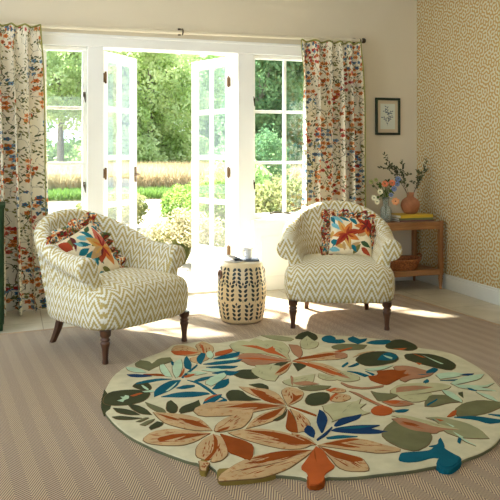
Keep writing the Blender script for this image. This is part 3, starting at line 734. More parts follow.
RUG_OUT = "-534,774 -672,669 -806,534 -890,397 -957,187 -998,8 -996,-128 -973,-285 -932,-435 -872,-561 -812,-660 -753,-746 -723,-766 -738,-841 -719,-856 -691,-794 -676,-853 -691,-916 -683,-943 -634,-951 -584,-960 -507,-960 -481,-952 -404,-995 -386,-1018 -404,-1069 -373,-1087 -344,-1073 -318,-1024 -251,-1051 -195,-1061 -116,-1066 1,-1079 116,-1073 114,-1108 145,-1127 199,-1092 240,-1060 339,-1036 439,-989 557,-900 703,-748 842,-551 928,-396 991,-233 1029,-80 1051,156 1010,257 921,355 888,508 805,610 659,736 493,818 454,939 319,850 127,941 66,883 -32,865 -223,832 -270,920 -386,886 -467,889"
RUG_MOTIFS = """
G -745,572 -709,620 -664,585 -658,531 -600,624 -536,623 -537,542 -601,504 -654,464 -696,415 -724,469 -750,508
m -804,514 -758,491 -725,432 -717,385 -772,411 -802,457
N -820,384 -777,377 -710,337 -698,315 -766,317 -809,345
R -737,363 -646,340 -634,293 -682,317
m -624,492 -596,502 -596,370 -602,266 -634,293 -639,385
m -562,452 -526,538 -485,565 -501,451 -555,285 -586,243 -583,330
B -549,546 -534,529 -550,456 -559,482
B -483,524 -439,612 -452,513 -445,471 -476,367 -503,395
B -803,222 -746,256 -671,265 -609,234 -678,233 -743,212 -801,205
B -733,81 -682,158 -619,213 -569,203 -609,118 -663,57 -721,16 -749,-4
m -683,55 -633,126 -594,178 -619,121 -663,57
B -717,-14 -641,20 -572,18 -491,-22 -483,-48 -561,-61 -618,-53
B -620,90 -568,120 -520,104 -526,80 -591,64
M -976,72 -940,135 -875,144 -818,131 -765,92 -754,57 -779,-8 -815,-53 -879,-74 -933,-64 -976,-41 -991,0
M -823,190 -783,248 -740,233 -731,143 -750,96 -782,107 -809,153
m -778,190 -765,176 -750,108 -762,100 -776,142
O -856,47 -807,75 -790,61 -840,27
m -925,-3 -894,16 -903,48 -885,42 -877,63 -859,48 -867,7 -887,-1 -901,-30
m -790,91 -735,97 -730,71 -779,69
M -955,-89 -905,-119 -874,-156 -852,-215 -899,-199 -942,-159
M -883,-64 -844,-85 -814,-150 -802,-232 -846,-204 -872,-143
G -802,-58 -766,-120 -736,-176 -736,-241 -773,-203 -796,-129
M -704,-91 -681,-75 -667,-158 -688,-231 -714,-248 -730,-191
M -673,-210 -645,-166 -579,-132 -571,-177 -598,-208 -640,-247 -675,-256
M -974,-199 -935,-200 -879,-239 -851,-258 -908,-258 -958,-237
G -872,-330 -836,-295 -798,-283 -812,-310 -854,-348
G -883,-291 -837,-253 -821,-263 -862,-298
M -840,-365 -795,-316 -770,-341 -790,-375 -838,-400
T -454,861 -397,842 -355,759 -348,645 -418,605 -496,673 -500,762
O -505,742 -414,720 -357,657 -435,632 -499,661
T -339,823 -276,898 -253,841 -241,767 -265,661 -341,579 -374,590 -344,732
O -299,857 -299,763 -326,638 -337,642 -316,769
T -428,587 -336,599 -328,521 -418,462 -441,510
m -315,656 -279,675 -287,582 -322,519 -336,556
O -265,639 -155,678 -156,625 -238,566 -284,572
B -400,557 -346,653 -320,636 -351,541 -402,437 -414,481
B -465,579 -439,612 -445,471 -480,350 -504,414
O -568,254 -505,407 -511,360 -549,265
B -558,251 -423,444 -424,418 -552,231
B -311,515 -238,566 -122,605 -156,517 -211,494 -287,499
m -313,467 -236,490 -162,498 -187,457 -260,449
B -391,434 -292,460 -152,454 -188,417 -262,402 -342,406
B -390,376 -304,378 -219,338 -256,308 -341,329
B -387,264 -320,285 -239,240 -293,190 -347,229
m -424,331 -348,343 -296,288 -367,275
m -469,120 -393,223 -324,250 -323,200 -392,111 -447,64
B -455,19 -388,126 -328,146 -346,79 -385,27 -431,11
B -514,168 -449,214 -385,210 -452,164 -508,149
m -523,309 -454,323 -412,272 -482,253
O -547,254 -497,283 -466,273 -530,234
B -540,193 -489,143 -465,38 -456,-58 -429,-154 -469,-68 -481,15 -501,117
B -551,-156 -486,-77 -430,-75 -453,-117 -502,-172 -548,-198
O -532,-120 -479,-70 -430,-72 -482,-99 -535,-147
B -541,-208 -481,-165 -438,-137 -428,-169 -473,-204
M -291,232 -222,274 -165,256 -188,205 -136,162 -178,106 -232,107 -273,148
M -260,24 -194,28 -176,-27 -189,-70 -229,-41
M -410,-73 -374,-24 -323,-41 -317,-148 -276,-205 -352,-194 -419,-186 -419,-129
M -679,-234 -662,-200 -555,-112 -569,-205 -628,-251
M -588,-185 -565,-206 -545,-239 -565,-280 -595,-249
P -137,779 -39,843 -2,796 59,860 91,800 41,696 153,754 197,730 176,559 113,448 40,451 -5,531 -127,571 -152,646
O -77,726 6,707 12,613 98,607 69,528 20,566 -15,645
K -211,494 -115,568 -38,542 33,433 84,375 49,346 -1,342 -99,298 -156,336 -164,417
O -190,487 -78,462 17,389 59,342 6,360 -90,425
P -168,264 -93,315 -14,307 5,263 -64,113 -116,35 -159,66 -183,153 -180,213
S 119,917 216,885 298,780 236,726 158,802
M 292,782 378,894 448,924 463,828 435,734 377,679 336,742
B 453,728 503,778 544,775 549,711 522,670 574,663 565,602 510,586 457,618 439,668
G 434,541 504,574 596,543 655,499 587,421 476,436 427,483
O 411,435 545,481 536,456 424,409
P 300,705 394,815 386,701 403,646 345,547 271,527 254,578
K 210,663 265,621 216,457 161,369 161,475
T 102,328 324,442 422,431 453,335 374,278 259,296 155,310
R 97,330 174,386 308,405 375,412 407,371 280,342 167,339
T -86,128 5,263 89,312 3,170 -64,113
R -76,142 -8,229 81,307 28,217 -28,162
P 152,84 191,18 233,-14 193,-52 134,-32 120,24
T 176,303 259,216 285,21 253,-21 195,27 167,171
O 102,328 164,275 216,173 261,-6 215,20 167,171
P 91,800 173,772 174,605 118,446 98,349 55,426 46,602 29,700
O 6,707 46,602 102,652 78,569 91,456 89,373 69,463 13,546
K -82,451 5,422 91,332 -7,325 -106,378
M -31,294 21,335 68,319 5,263
M 88,293 125,281 149,234 59,151
P -125,325 -31,294 -2,246 -89,122 -140,181
P -82,23 6,62 125,75 56,-56 -53,-84 -84,-25
K -45,-22 42,-12 79,-80 25,-78 -35,-65
K -4,93 -5,49 -61,-75 -52,-20
G -42,-94 54,-88 124,-127 86,-162 8,-167 -33,-138
M -79,-271 -28,-201 39,-193 70,-218 40,-297 -11,-350 -74,-357 -92,-323
T 75,-174 133,-153 170,-190 155,-232 98,-228
T 41,-283 98,-228 150,-275 137,-323 80,-353 36,-338
O 75,-174 130,-161 133,-178 86,-208
O 39,-291 96,-233 109,-249 67,-283 30,-328
T -317,11 -248,-35 -196,-68 -170,-138 -177,-238 -190,-310 -236,-261 -267,-180 -285,-144 -309,-61
R -279,-34 -220,-106 -230,-163 -204,-229 -193,-303 -258,-240 -281,-131
T -141,-117 -91,-71 -59,-98 -39,-167 -87,-254 -139,-294 -184,-320 -168,-227
R -181,-313 -132,-253 -101,-161 -98,-207 -61,-205 -110,-261
R -184,-320 -138,-389 -104,-470 -114,-482 -153,-402
P -31,-371 39,-353 134,-371 179,-343 117,-434 115,-526 31,-535 -11,-521 -60,-542 -47,-472 -52,-431
B 526,679 575,637 545,589 492,607
B 608,676 666,708 675,629 728,636 693,583 614,537 594,606
B 671,542 741,582 842,563 836,516 772,475 696,500
M 755,457 866,555 930,543 940,419 909,336 840,300 768,360 734,395
O 761,372 847,357 802,327
K 411,435 460,375 415,284 350,306
T 456,291 547,368 639,368 559,342
M 449,252 548,346 672,357 725,286 696,190 635,130 533,105 452,113 436,177
B 558,196 643,292 702,316 716,225 654,163 595,171
m 639,272 669,212 644,179 631,224
B 317,158 381,215 383,194 319,138
B 348,136 429,187 432,158 374,128
m 416,68 516,73 592,78 505,31 430,27
B 308,68 361,32 384,-37 355,-48 333,23
B 400,37 426,-26 404,-43
K 587,68 655,57 692,14 703,-28 725,-72 755,-82 693,-140 620,-161 562,-158 508,-191 500,-144 576,-76 593,-28 561,1
R 375,-44 415,-57 449,-16 456,18 520,15 556,14 572,-21 622,-19 566,-73 597,-101 522,-128 468,-161 402,-204 376,-180 363,-142 354,-106
P 240,72 308,68 330,-29 305,-89 227,-97 190,-34
K 233,57 270,2 268,-60 224,-11
K 198,-87 219,-159 271,-208 383,-198 363,-224 261,-227 196,-183 189,-107
K 176,-223 204,-263 213,-340 232,-432 253,-533 241,-545 214,-445 195,-354 185,-281
P 375,-320 453,-376 542,-376 521,-443 394,-472 360,-404
G 278,-258 297,-294 368,-333 396,-342 331,-380 274,-404 243,-393 256,-340
K 254,-411 317,-404 364,-434 382,-482 338,-494 273,-481
O 259,-413 322,-414 339,-439 292,-465
O 145,-497 194,-454 237,-461 257,-508 221,-561 171,-570 139,-546
T 167,-504 220,-482 231,-526 183,-548
B 249,-531 298,-527 320,-542 287,-562 251,-553
M 764,252 841,247 918,200 949,106 936,-10 888,-71 838,-98 790,-19 747,73 723,161
m 855,204 873,11 852,18
O 817,251 846,149 824,156
O 742,86 762,56 738,48
B 710,-67 779,-27 796,-58 731,-110 685,-105
B 633,-102 711,-121 650,-122
m 726,-126 832,-126 882,-178 802,-204 705,-206
m 717,-277 862,-207 972,-209 901,-272 784,-300 718,-310
m 775,-329 851,-371 929,-348 842,-399
m 759,-434 796,-506 771,-584 752,-520
m 718,-310 794,-336 861,-452 792,-420 719,-358
B 692,-225 789,-241 773,-256
N 837,-181 886,-173 926,-186 893,-207
B 748,-368 768,-381 772,-423 748,-399
P 468,-210 572,-229 668,-261 697,-319 654,-352 581,-359 483,-372 377,-366 350,-297
K 425,-244 541,-260 600,-312 511,-326 380,-322
B 592,-219 641,-185 636,-217 592,-252
G 446,-475 521,-399 595,-424 598,-469 610,-530 540,-521 449,-545 414,-525
M 662,-416 698,-413 650,-487
m 617,-356 647,-396 627,-507 604,-542 590,-481 598,-410
B 428,-511 522,-458 516,-476 427,-530
G 514,-607 611,-545 707,-534 780,-587 776,-627 729,-652 637,-688 544,-700 481,-686
O 434,-670 502,-616 520,-622 486,-663 451,-676
B 460,-686 527,-694 573,-717 634,-775 648,-791 612,-803 556,-796 535,-741
B 627,-702 673,-725 679,-745 657,-745
S 340,-651 405,-661 472,-757 482,-841 458,-933 415,-919 351,-886 325,-812 364,-708
m 386,-728 401,-780 386,-787
O 371,-674 395,-707 372,-711
B 354,-668 362,-696 353,-685
m 361,-824 367,-892 351,-886
G 59,-756 121,-686 188,-637 200,-701 235,-770 263,-802 244,-850 183,-914 107,-948 69,-906 51,-828
P 209,-583 271,-598 331,-697 401,-815 315,-797 267,-688
K 191,-614 247,-620 281,-681 326,-766 399,-818 315,-797 281,-819 247,-797 203,-760 183,-696
R 215,-658 252,-695 259,-732 216,-706
B -2,-997 38,-945 65,-944 119,-956 164,-958 198,-933 181,-923 226,-918 252,-879 275,-865 247,-935 227,-959 236,-1049 200,-1089 160,-1111 125,-1099 131,-1069 160,-1033 139,-1017 64,-1032 18,-1022
B 344,-884 353,-898 316,-938 316,-917
m 358,-827 358,-931 362,-978 345,-923
P -35,-370 50,-384 170,-411 100,-468 134,-519 74,-537 10,-528 -74,-562 -17,-481
T -235,-774 -172,-754 -70,-746 -14,-796 23,-860 62,-904 47,-928 -36,-920 -100,-875 -164,-828
R -215,-770 -130,-757 -74,-755 -50,-778 -143,-784 -84,-845 -131,-833 -174,-794
T -235,-784 -202,-835 -159,-889 -120,-930 -135,-1016 -154,-1045 -224,-1021 -245,-979 -236,-891
R -235,-794 -191,-849 -124,-938 -129,-964 -169,-960 -160,-1008 -186,-945 -229,-894
N -232,-614 -195,-569 -179,-586 -186,-641 -218,-696 -229,-671
N -135,-529 -69,-412 -58,-442 -76,-525 -118,-595 -161,-660 -169,-658 -155,-594
N -89,-604 -26,-541 27,-534 92,-523 54,-568 -13,-594 -78,-620
N -120,-651 -82,-630 15,-634 104,-664 46,-684 100,-741 44,-740 -35,-713 -99,-674
B -91,-638 10,-644 84,-667 -16,-675
B -171,-712 -106,-707 -42,-744 -111,-738 -170,-729
N -218,-717 -162,-671 -98,-613 -99,-624 -162,-693 -215,-729
T -284,-619 -261,-649 -241,-688 -238,-763 -273,-761 -305,-692
R -272,-678 -251,-711 -241,-768 -269,-732
T -534,-162 -459,-173 -384,-184 -307,-223 -232,-290 -198,-329 -276,-329 -379,-348 -475,-354 -604,-323 -617,-229
R -472,-251 -338,-227 -203,-319 -272,-318 -362,-327 -324,-300
T -453,-517 -401,-440 -331,-376 -241,-341 -200,-336 -255,-427 -309,-471 -374,-497
R -380,-435 -314,-382 -211,-338 -285,-430 -343,-460
M -318,-468 -238,-408 -202,-354 -247,-443 -293,-476
T -189,-358 -165,-419 -165,-531 -200,-613 -260,-627 -214,-491
R -203,-367 -204,-419 -227,-535 -260,-627 -288,-607 -292,-560 -243,-456
T -538,-534 -453,-517 -375,-550 -308,-611 -272,-678 -242,-751 -299,-783 -370,-769 -432,-708 -490,-630 -524,-572
R -468,-535 -368,-580 -304,-646 -253,-758 -326,-744 -398,-661 -359,-674 -398,-614
T -693,-923 -667,-887 -576,-818 -493,-786 -399,-779 -319,-790 -273,-812 -320,-854 -370,-893 -426,-933 -482,-955 -549,-971 -636,-957 -696,-947
T -655,-885 -568,-817 -494,-790 -400,-783 -320,-794 -273,-812 -339,-838 -410,-870 -499,-894 -598,-887
R -534,-810 -414,-774 -272,-810 -343,-827 -435,-852 -533,-856 -455,-818
T -591,-505 -562,-434 -498,-371 -413,-336 -362,-340 -397,-417 -462,-503 -514,-513 -560,-520
R -584,-512 -550,-485 -511,-475 -529,-503 -568,-517
R -574,-538 -542,-577 -500,-634 -477,-693 -514,-789 -539,-827 -562,-773 -595,-723 -582,-637
D -671,-901 -607,-890 -521,-890 -419,-874 -350,-845 -415,-868 -518,-881 -597,-883
D -556,-594 -540,-652 -524,-757 -544,-691
T -791,-202 -722,-240 -658,-280 -616,-332 -600,-410 -596,-492 -652,-474 -703,-434 -764,-355 -781,-289
R -702,-315 -633,-363 -598,-469 -649,-429 -668,-399
R -782,-225 -730,-281 -691,-343 -738,-315
T -892,-492 -838,-423 -759,-415 -684,-463 -611,-516 -688,-581 -750,-602 -819,-579 -876,-539
R -836,-500 -748,-479 -613,-524 -686,-539 -772,-553 -704,-512 -828,-545
T -702,-638 -649,-562 -603,-534 -603,-610 -630,-702 -671,-764 -701,-758 -723,-719
T -599,-536 -569,-579 -585,-677 -600,-741 -637,-785 -671,-792 -683,-779 -630,-702
R -602,-528 -598,-590 -624,-684 -681,-770 -702,-763 -648,-696 -619,-604
T -722,-762 -705,-775 -685,-793 -709,-824 -718,-852 -737,-843
O -246,-780 -235,-834 -251,-923 -252,-977 -316,-1016 -341,-1066 -377,-1086 -403,-1077 -371,-989 -382,-942 -334,-886 -280,-819
R -265,-804 -273,-841 -305,-923 -295,-872
"""
RUG_EDGE = """
R -383,-1002 -407,-1072 -375,-1091 -344,-1077 -316,-1024 -315,-938
B 111,-1074 110,-1116 140,-1134 204,-1098 247,-1053 235,-1001 157,-1023
Y -676,-844 -694,-923 -686,-950 -636,-959 -586,-967 -510,-968 -478,-956 -464,-906 -626,-852
Y -724,-765 -741,-848 -721,-863 -688,-795 -693,-729
M -1001,9 -1002,-139 -959,-87 -947,77 -962,188
"""

def pts2(s): return [tuple(float(v) / 1000 for v in p.split(',')) for p in s.split()]
def chaikin(p, it=2):
    # round an outline but keep its pointed tips
    for _ in range(it):
        q = []; n = len(p)
        for i in range(n):
            a, b, c = p[i - 1], p[i], p[(i + 1) % n]
            v1 = (a[0] - b[0], a[1] - b[1]); v2 = (c[0] - b[0], c[1] - b[1])
            l1, l2 = math.hypot(*v1) or 1, math.hypot(*v2) or 1
            if (v1[0] * v2[0] + v1[1] * v2[1]) / l1 / l2 > -.05: q.append(b)
            else: q += [(b[0] + .2 * v1[0], b[1] + .2 * v1[1]), (b[0] + .2 * v2[0], b[1] + .2 * v2[1])]
        p = q
    return p
def area(p): return sum(p[i][0] * p[(i + 1) % len(p)][1] - p[(i + 1) % len(p)][0] * p[i][1] for i in range(len(p))) / 2
def grow(p, d):
    if area(p) < 0: p = p[::-1]
    out = []
    for i in range(len(p)):
        a, c = p[i - 1], p[(i + 1) % len(p)]; dx, dy = c[0] - a[0], c[1] - a[1]; L = math.hypot(dx, dy) or 1
        out.append((p[i][0] + dy / L * d, p[i][1] - dx / L * d))
    return out
keys = list(RUGC); kidx = {k: i for i, k in enumerate(keys)}
rb = MB()
def slab(p, z0, z1, mt, ms, inset=.0):
    if area(p) < 0: p = p[::-1]
    n = len(p); b = len(rb.V)
    cx = sum(q[0] for q in p) / n; cy = sum(q[1] for q in p) / n
    top = []
    for i in range(n):
        a, c = p[i - 1], p[(i + 1) % n]; dx, dy = c[0] - a[0], c[1] - a[1]; L = math.hypot(dx, dy) or 1
        top.append((p[i][0] - dy / L * inset, p[i][1] + dx / L * inset))
    rb.V += [(q[0], q[1], z0) for q in p] + [(q[0], q[1], z1) for q in top]
    for i in range(n):
        k = (i + 1) % n; rb.face((b + i, b + k, b + n + k, b + n + i), ms)
    rb.face([b + n + i for i in range(n)], mt)
outl = chaikin(pts2(RUG_OUT), 1)
slab(outl, 0, .012, kidx['base'], kidx['edge'], 0)
slab(outl, .012, .016, kidx['base'], kidx['base'], .004)
for q, ln in enumerate(RUG_MOTIFS.strip().splitlines()):
    c, s = ln[0], ln[2:]
    p = chaikin(pts2(s), 1)
    if c in 'TKPGSmM' and len(p) > 5: slab(grow(p, .0028), .015, .0172 + .0000045 * q, kidx['o'], kidx['o'], .0004)
    zt = .0188 + .0000045 * q + (.0007 if c in 'RO' else 0) + (.0004 if c in 'mBN' else 0)
    slab(p, .015, zt, kidx[c], kidx[c], .001)
    if c in 'YOB' and False: pass
# carved streaks of darker wool running along the tan petals
    if c in 'TKP' and len(p) > 8:
        cx_ = sum(v[0] for v in p) / len(p); cy_ = sum(v[1] for v in p) / len(p)
        sxx = sum((v[0] - cx_) ** 2 for v in p); syy = sum((v[1] - cy_) ** 2 for v in p); sxy = sum((v[0] - cx_) * (v[1] - cy_) for v in p)
        an = .5 * math.atan2(2 * sxy, sxx - syy); ux, uy = math.cos(an), math.sin(an)
        tt = [(v[0] - cx_) * ux + (v[1] - cy_) * uy for v in p]; ww = [-(v[0] - cx_) * uy + (v[1] - cy_) * ux for v in p]
        Lh, Wh = (max(tt) - min(tt)) / 2, (max(ww) - min(ww)) / 2
        rs2 = random.Random(q)
        def inside(x, y):
            s_ = False
            for i in range(len(p)):
                x1, y1 = p[i - 1]; x2, y2 = p[i]
                if (y1 > y) != (y2 > y) and x < (x2 - x1) * (y - y1) / (y2 - y1) + x1: s_ = not s_
            return s_
        for k in range(10 if c == 'T' else 5):
            t0 = rs2.uniform(-.7, .45) * Lh; ll = rs2.uniform(.22, .5) * Lh; w0 = rs2.uniform(-.55, .55) * Wh; w1 = w0 * rs2.uniform(.6, 1.2); hw = rs2.uniform(.0018, .004)
            pl = []
            for a_, b_ in ((0, 0), (.35, 1), (.7, .8), (1, 0), (.65, -.7), (.3, -1)):
                t1 = t0 + ll * a_; w_ = w0 + (w1 - w0) * a_ + hw * b_
                pl.append((cx_ + t1 * ux - w_ * uy, cy_ + t1 * uy + w_ * ux))
            if all(inside(*v) for v in pl): slab(pl, .0185, zt + .0003, kidx['R' if c == 'T' else 'O' if c == 'K' else 'S'], kidx['R'], .0003)
# motifs that overhang the edge keep their colour down to the floor
for ln in RUG_EDGE.strip().splitlines(): slab(chaikin(pts2(ln[2:]), 1), .0003, .0168, kidx[ln[0]], kidx[ln[0]], .002)
rugo = rb.build('leaf_pattern_rug', [RUGM[k] for k in keys], loc=(1.40, 3.40, .0082))
tag(rugo, 'round cream tufted rug with rust, teal and olive leaves and a cut-out edge', 'rug')

# ------------------------------------------------------------------ armchairs
def armchair(label, loc, rz):
    root = thing('armchair', label, 'armchair', loc, rz, 'chevron armchairs by the garden doors')
    # --- seat block
    def plan(hw, yf, yb, n=72):
        out = []
        for i in range(n):
            a = 2 * PI * i / n - PI / 2
            ca, sa = math.cos(a), math.sin(a); e = .42
            x = hw * (abs(ca) ** e) * (1 if ca > 0 else -1); y = (abs(sa) ** e) * (1 if sa > 0 else -1)
            yy = (y + 1) / 2 * (yb - yf) + yf
            x *= 1 - .13 * max(0, (yy - yf) / (yb - yf))
            if y < 0: yy -= .022 * (1 - (x / hw) ** 2)
            out.append((x, yy))
        return out
    rings = []
    for ins, z in ((.035, .182), (.018, .186), (.004, .205), (0, .24), (-.004, .29), (-.002, .34), (.006, .37), (.022, .392), (.055, .408), (.11, .422), (.2, .432), (.3, .436)):
        rings.append([(x, y, z + (.014 * (1 - (x / .4) ** 2) if z > .38 else 0)) for x, y in plan(.390 - ins, -.372 + ins, .30 - ins)])
    V = []; mb = MB(); n = 72
    b = 0
    for r in rings: mb.V += r
    def uvf(idx):
        ps = [Vector(mb.V[i]) for i in idx]
        nr = (ps[1] - ps[0]).cross(ps[2] - ps[0])
        if nr.length > 0: nr.normalize()
        if abs(nr.x) > .75 and abs(nr.z) < .6: return [(p.y, p.z) for p in ps]
        return [(p.x, p.y * .95 + p.z) for p in ps]
    for k in range(len(rings) - 1):
        for i in range(n):
            idx = (k * n + i, k * n + (i + 1) % n, (k + 1) * n + (i + 1) % n, (k + 1) * n + i)
            mb.face(idx, 0, uvf(idx))
    idx = [(len(rings) - 1) * n + i for i in range(n)]; mb.face(idx, 0, uvf(idx))
    idx = [i for i in range(n)][::-1]; mb.face(idx, 0, uvf(idx))
    so = mb.build('seat', M['chevron'], root, smooth=True)
    # --- barrel back with scrolled arms: path of section centres in plan
    ctrl = [(-.326, -.215), (-.324, -.12), (-.322, .0), (-.312, .12), (-.278, .225), (-.205, .305), (-.105, .345), (0, .358)]
    full = ctrl + [(-x, y) for x, y in ctrl[-2::-1]]
    # Catmull-Rom
    path = []
    N = 12
    for i in range(len(full) - 1):
        p0 = full[max(i - 1, 0)]; p1 = full[i]; p2 = full[i + 1]; p3 = full[min(i + 2, len(full) - 1)]
        for k in range(N):
            t = k / N
            path.append(tuple(.5 * ((2 * p1[c]) + (-p0[c] + p2[c]) * t + (2 * p0[c] - 5 * p1[c] + 4 * p2[c] - p3[c]) * t * t + (-p0[c] + 3 * p1[c] - 3 * p2[c] + p3[c]) * t ** 3) for c in (0, 1)))
    path.append(full[-1])
    L = [0]
    for i in range(1, len(path)): L.append(L[-1] + math.dist(path[i], path[i - 1]))
    tot = L[-1]
    P = []; UV = []
    ng = len(path)
    for i, (x, y) in enumerate(path):
        a = path[max(i - 1, 0)]; c = path[min(i + 1, ng - 1)]
        dx, dy = c[0] - a[0], c[1] - a[1]; l = math.hypot(dx, dy); nx, ny = -dy / l, dx / l      # outward
        s = abs(L[i] - tot / 2) / (tot / 2)            # 1 at arm fronts, 0 at the back
        # height of the roll
        kf = 1 - min(1, max(0, (s - .18) / .50)); sm = kf * kf * (3 - 2 * kf)
        by = min(1, max(0, (y + .12) / .30)); by = by * by * (3 - 2 * by)
        hb = .52 + .305 * math.sqrt(max(0, 1 - (x / .345) ** 2)) * by
        ha = .600 + .012 * (1 - s)
        h = math.log(math.exp(hb * 26) + math.exp(ha * 26)) / 26 - .012
        arm = 1 - sm
        r = .046 + .012 * arm + .014 * max(0, (s - .75) / .25) ** 1.5
        lean = .18 * sm + .10
        ctr_off = .004 + .010 * arm + .004 * max(0, (s - .7) / .3) ** 1.5
        ctr = (ctr_off + lean * (h - .40) * .8, h - r)
        inn = -.082 + .034 * sm
        prof = []
        zi = .36
        ztop = ctr[1]
        # inner face, lower to upper, with a soft swell
        for q in range(9):
            f_ = q / 8; z = zi + (ztop - .02 - zi) * f_
            off = inn + (ctr[0] - r - inn) * f_ ** 1.5 - .012 * math.sin(PI * f_) * (1 - arm * .3)
            prof.append((off, z))
        for q in range(13):
            an = PI - (PI + 1.5 * arm + .2) * q / 12
            prof.append((ctr[0] + r * math.cos(an), ctr[1] + r * math.sin(an)))
        o0, z0 = prof[-1]
        ob = .034 - .022 * arm
        for q in range(1, 8):
            f_ = q / 7; e = 1 - (1 - f_) ** 2
            prof.append((o0 + (ob - o0) * (e if arm > .3 else f_), z0 + (.200 - z0) * f_))
        prof.append((ob - .015, .186))
        prof.append((inn, .186))
        row = []; uv = []; acc = 0; pv = None
        fr = max(0, (s - .93) / .07)
        for off, z in prof:
            if pv: acc += math.dist(pv, (off, z))
            pv = (off, z)
            row.append((x + nx * off, y + ny * off, z)); uv.append((L[i] + .02, acc))
        P.append(row); UV.append(uv)
    mb = MB(); mb.grid(P, UV)
    # rounded front caps
    for end, sgn in ((0, -1), (-1, 1)):
        row = P[end]; cxy = [sum(p[k] for p in row) / len(row) for k in range(3)]
        prev = row; uvp = [(p[0], p[2]) for p in row]
        for shr, push in ((.96, .010), (.86, .018), (.6, .022)):
            nxt = [(cxy[0] + (p[0] - cxy[0]) * shr, p[1] - push, p[2] + (cxy[2] - p[2]) * (1 - shr) * .35) for p in row]
            rows = [prev, nxt] if end == 0 else [nxt, prev]
            mb.grid([list(r) for r in rows], [[(p[0], p[2]) for p in r] for r in rows])
            prev = nxt
        pp = prev if end == 0 else prev[::-1]
        mb.cap(pp, 0, [(p[0], p[2]) for p in pp])
    mb.build('barrel_back', M['chevron'], root, smooth=True, weld=True)
    # --- legs
    prof = [(.014, .0), (.015, .012), (.0125, .03), (.0165, .085), (.0215, .108), (.024, .118), (.0215, .124), (.0165, .128), (.0235, .134), (.0235, .140), (.017, .146), (.0205, .152), (.026, .16), (.027, .19)]
    prof = [(r_ * 1.22, z_) for r_, z_ in prof]
    for sx in (-1, 1):
        MB().lathe(prof, (sx * .314, -.322, 0), 18).build('leg', M['walnut'], root, smooth=True)
    for sx in (-1, 1):
        lg = MB(); sec = []
        for t in range(8):
            f_ = t / 7; z = .195 * (1 - f_); yy = .225 + .075 * f_ ** 1.6; xx = sx * (.215 + .012 * f_); hw = .021 - .006 * f_
            sec.append([(xx - hw, yy - hw, z), (xx + hw, yy - hw, z), (xx + hw, yy + hw, z), (xx - hw, yy + hw, z)])
        lg.grid(sec, cv=True); lg.cap(sec[0][::-1]); lg.cap(sec[-1])
        lg.build('leg', M['walnut'], root, bevel=.003)
    return root
ZF = .008
ch1 = armchair('ochre and cream chevron armchair on the left, in front of the left curtain', (.600, 4.512, ZF), math.radians(32))
ch2 = armchair('ochre and cream chevron armchair on the right, beside the drum stool', (2.228, 4.67, ZF), math.radians(-23.3))

# ------------------------------------------------------------------ cushions
CC = {'cream': (238, 224, 192), 'rust': (172, 70, 42), 'orange': (214, 128, 60), 'gold': (214, 168, 92), 'red': (160, 48, 44), 'teal': (36, 116, 130), 'sky': (120, 186, 200), 'green': (64, 92, 58), 'olive': (120, 118, 62), 'plum': (104, 44, 44), 'pink': (206, 110, 90), 'tan': (196, 160, 110)}
CK = list(CC); CI = {k: i for i, k in enumerate(CK)}
CMAT = [plain('cushion_' + k, v, .9, var=.1, vscale=30, spec=.1) for k, v in CC.items()]
def in_leaf(p, a, b, w):
    dx, dy = b[0] - a[0], b[1] - a[1]; L = math.hypot(dx, dy); t = ((p[0] - a[0]) * dx + (p[1] - a[1]) * dy) / L / L
    if t <= 0 or t >= 1: return False
    s = abs((p[0] - a[0]) * dy - (p[1] - a[1]) * dx) / L
    return s < w * .5 * math.sin(PI * t ** .75)
def star(c, R, angs, cols, w):
    return [(c, (c[0] + math.cos(a) * R * k, c[1] + math.sin(a) * R * k), w, col) for a, k, col in zip(angs, (1, .9, 1, .85, .95, .8, 1), cols)]
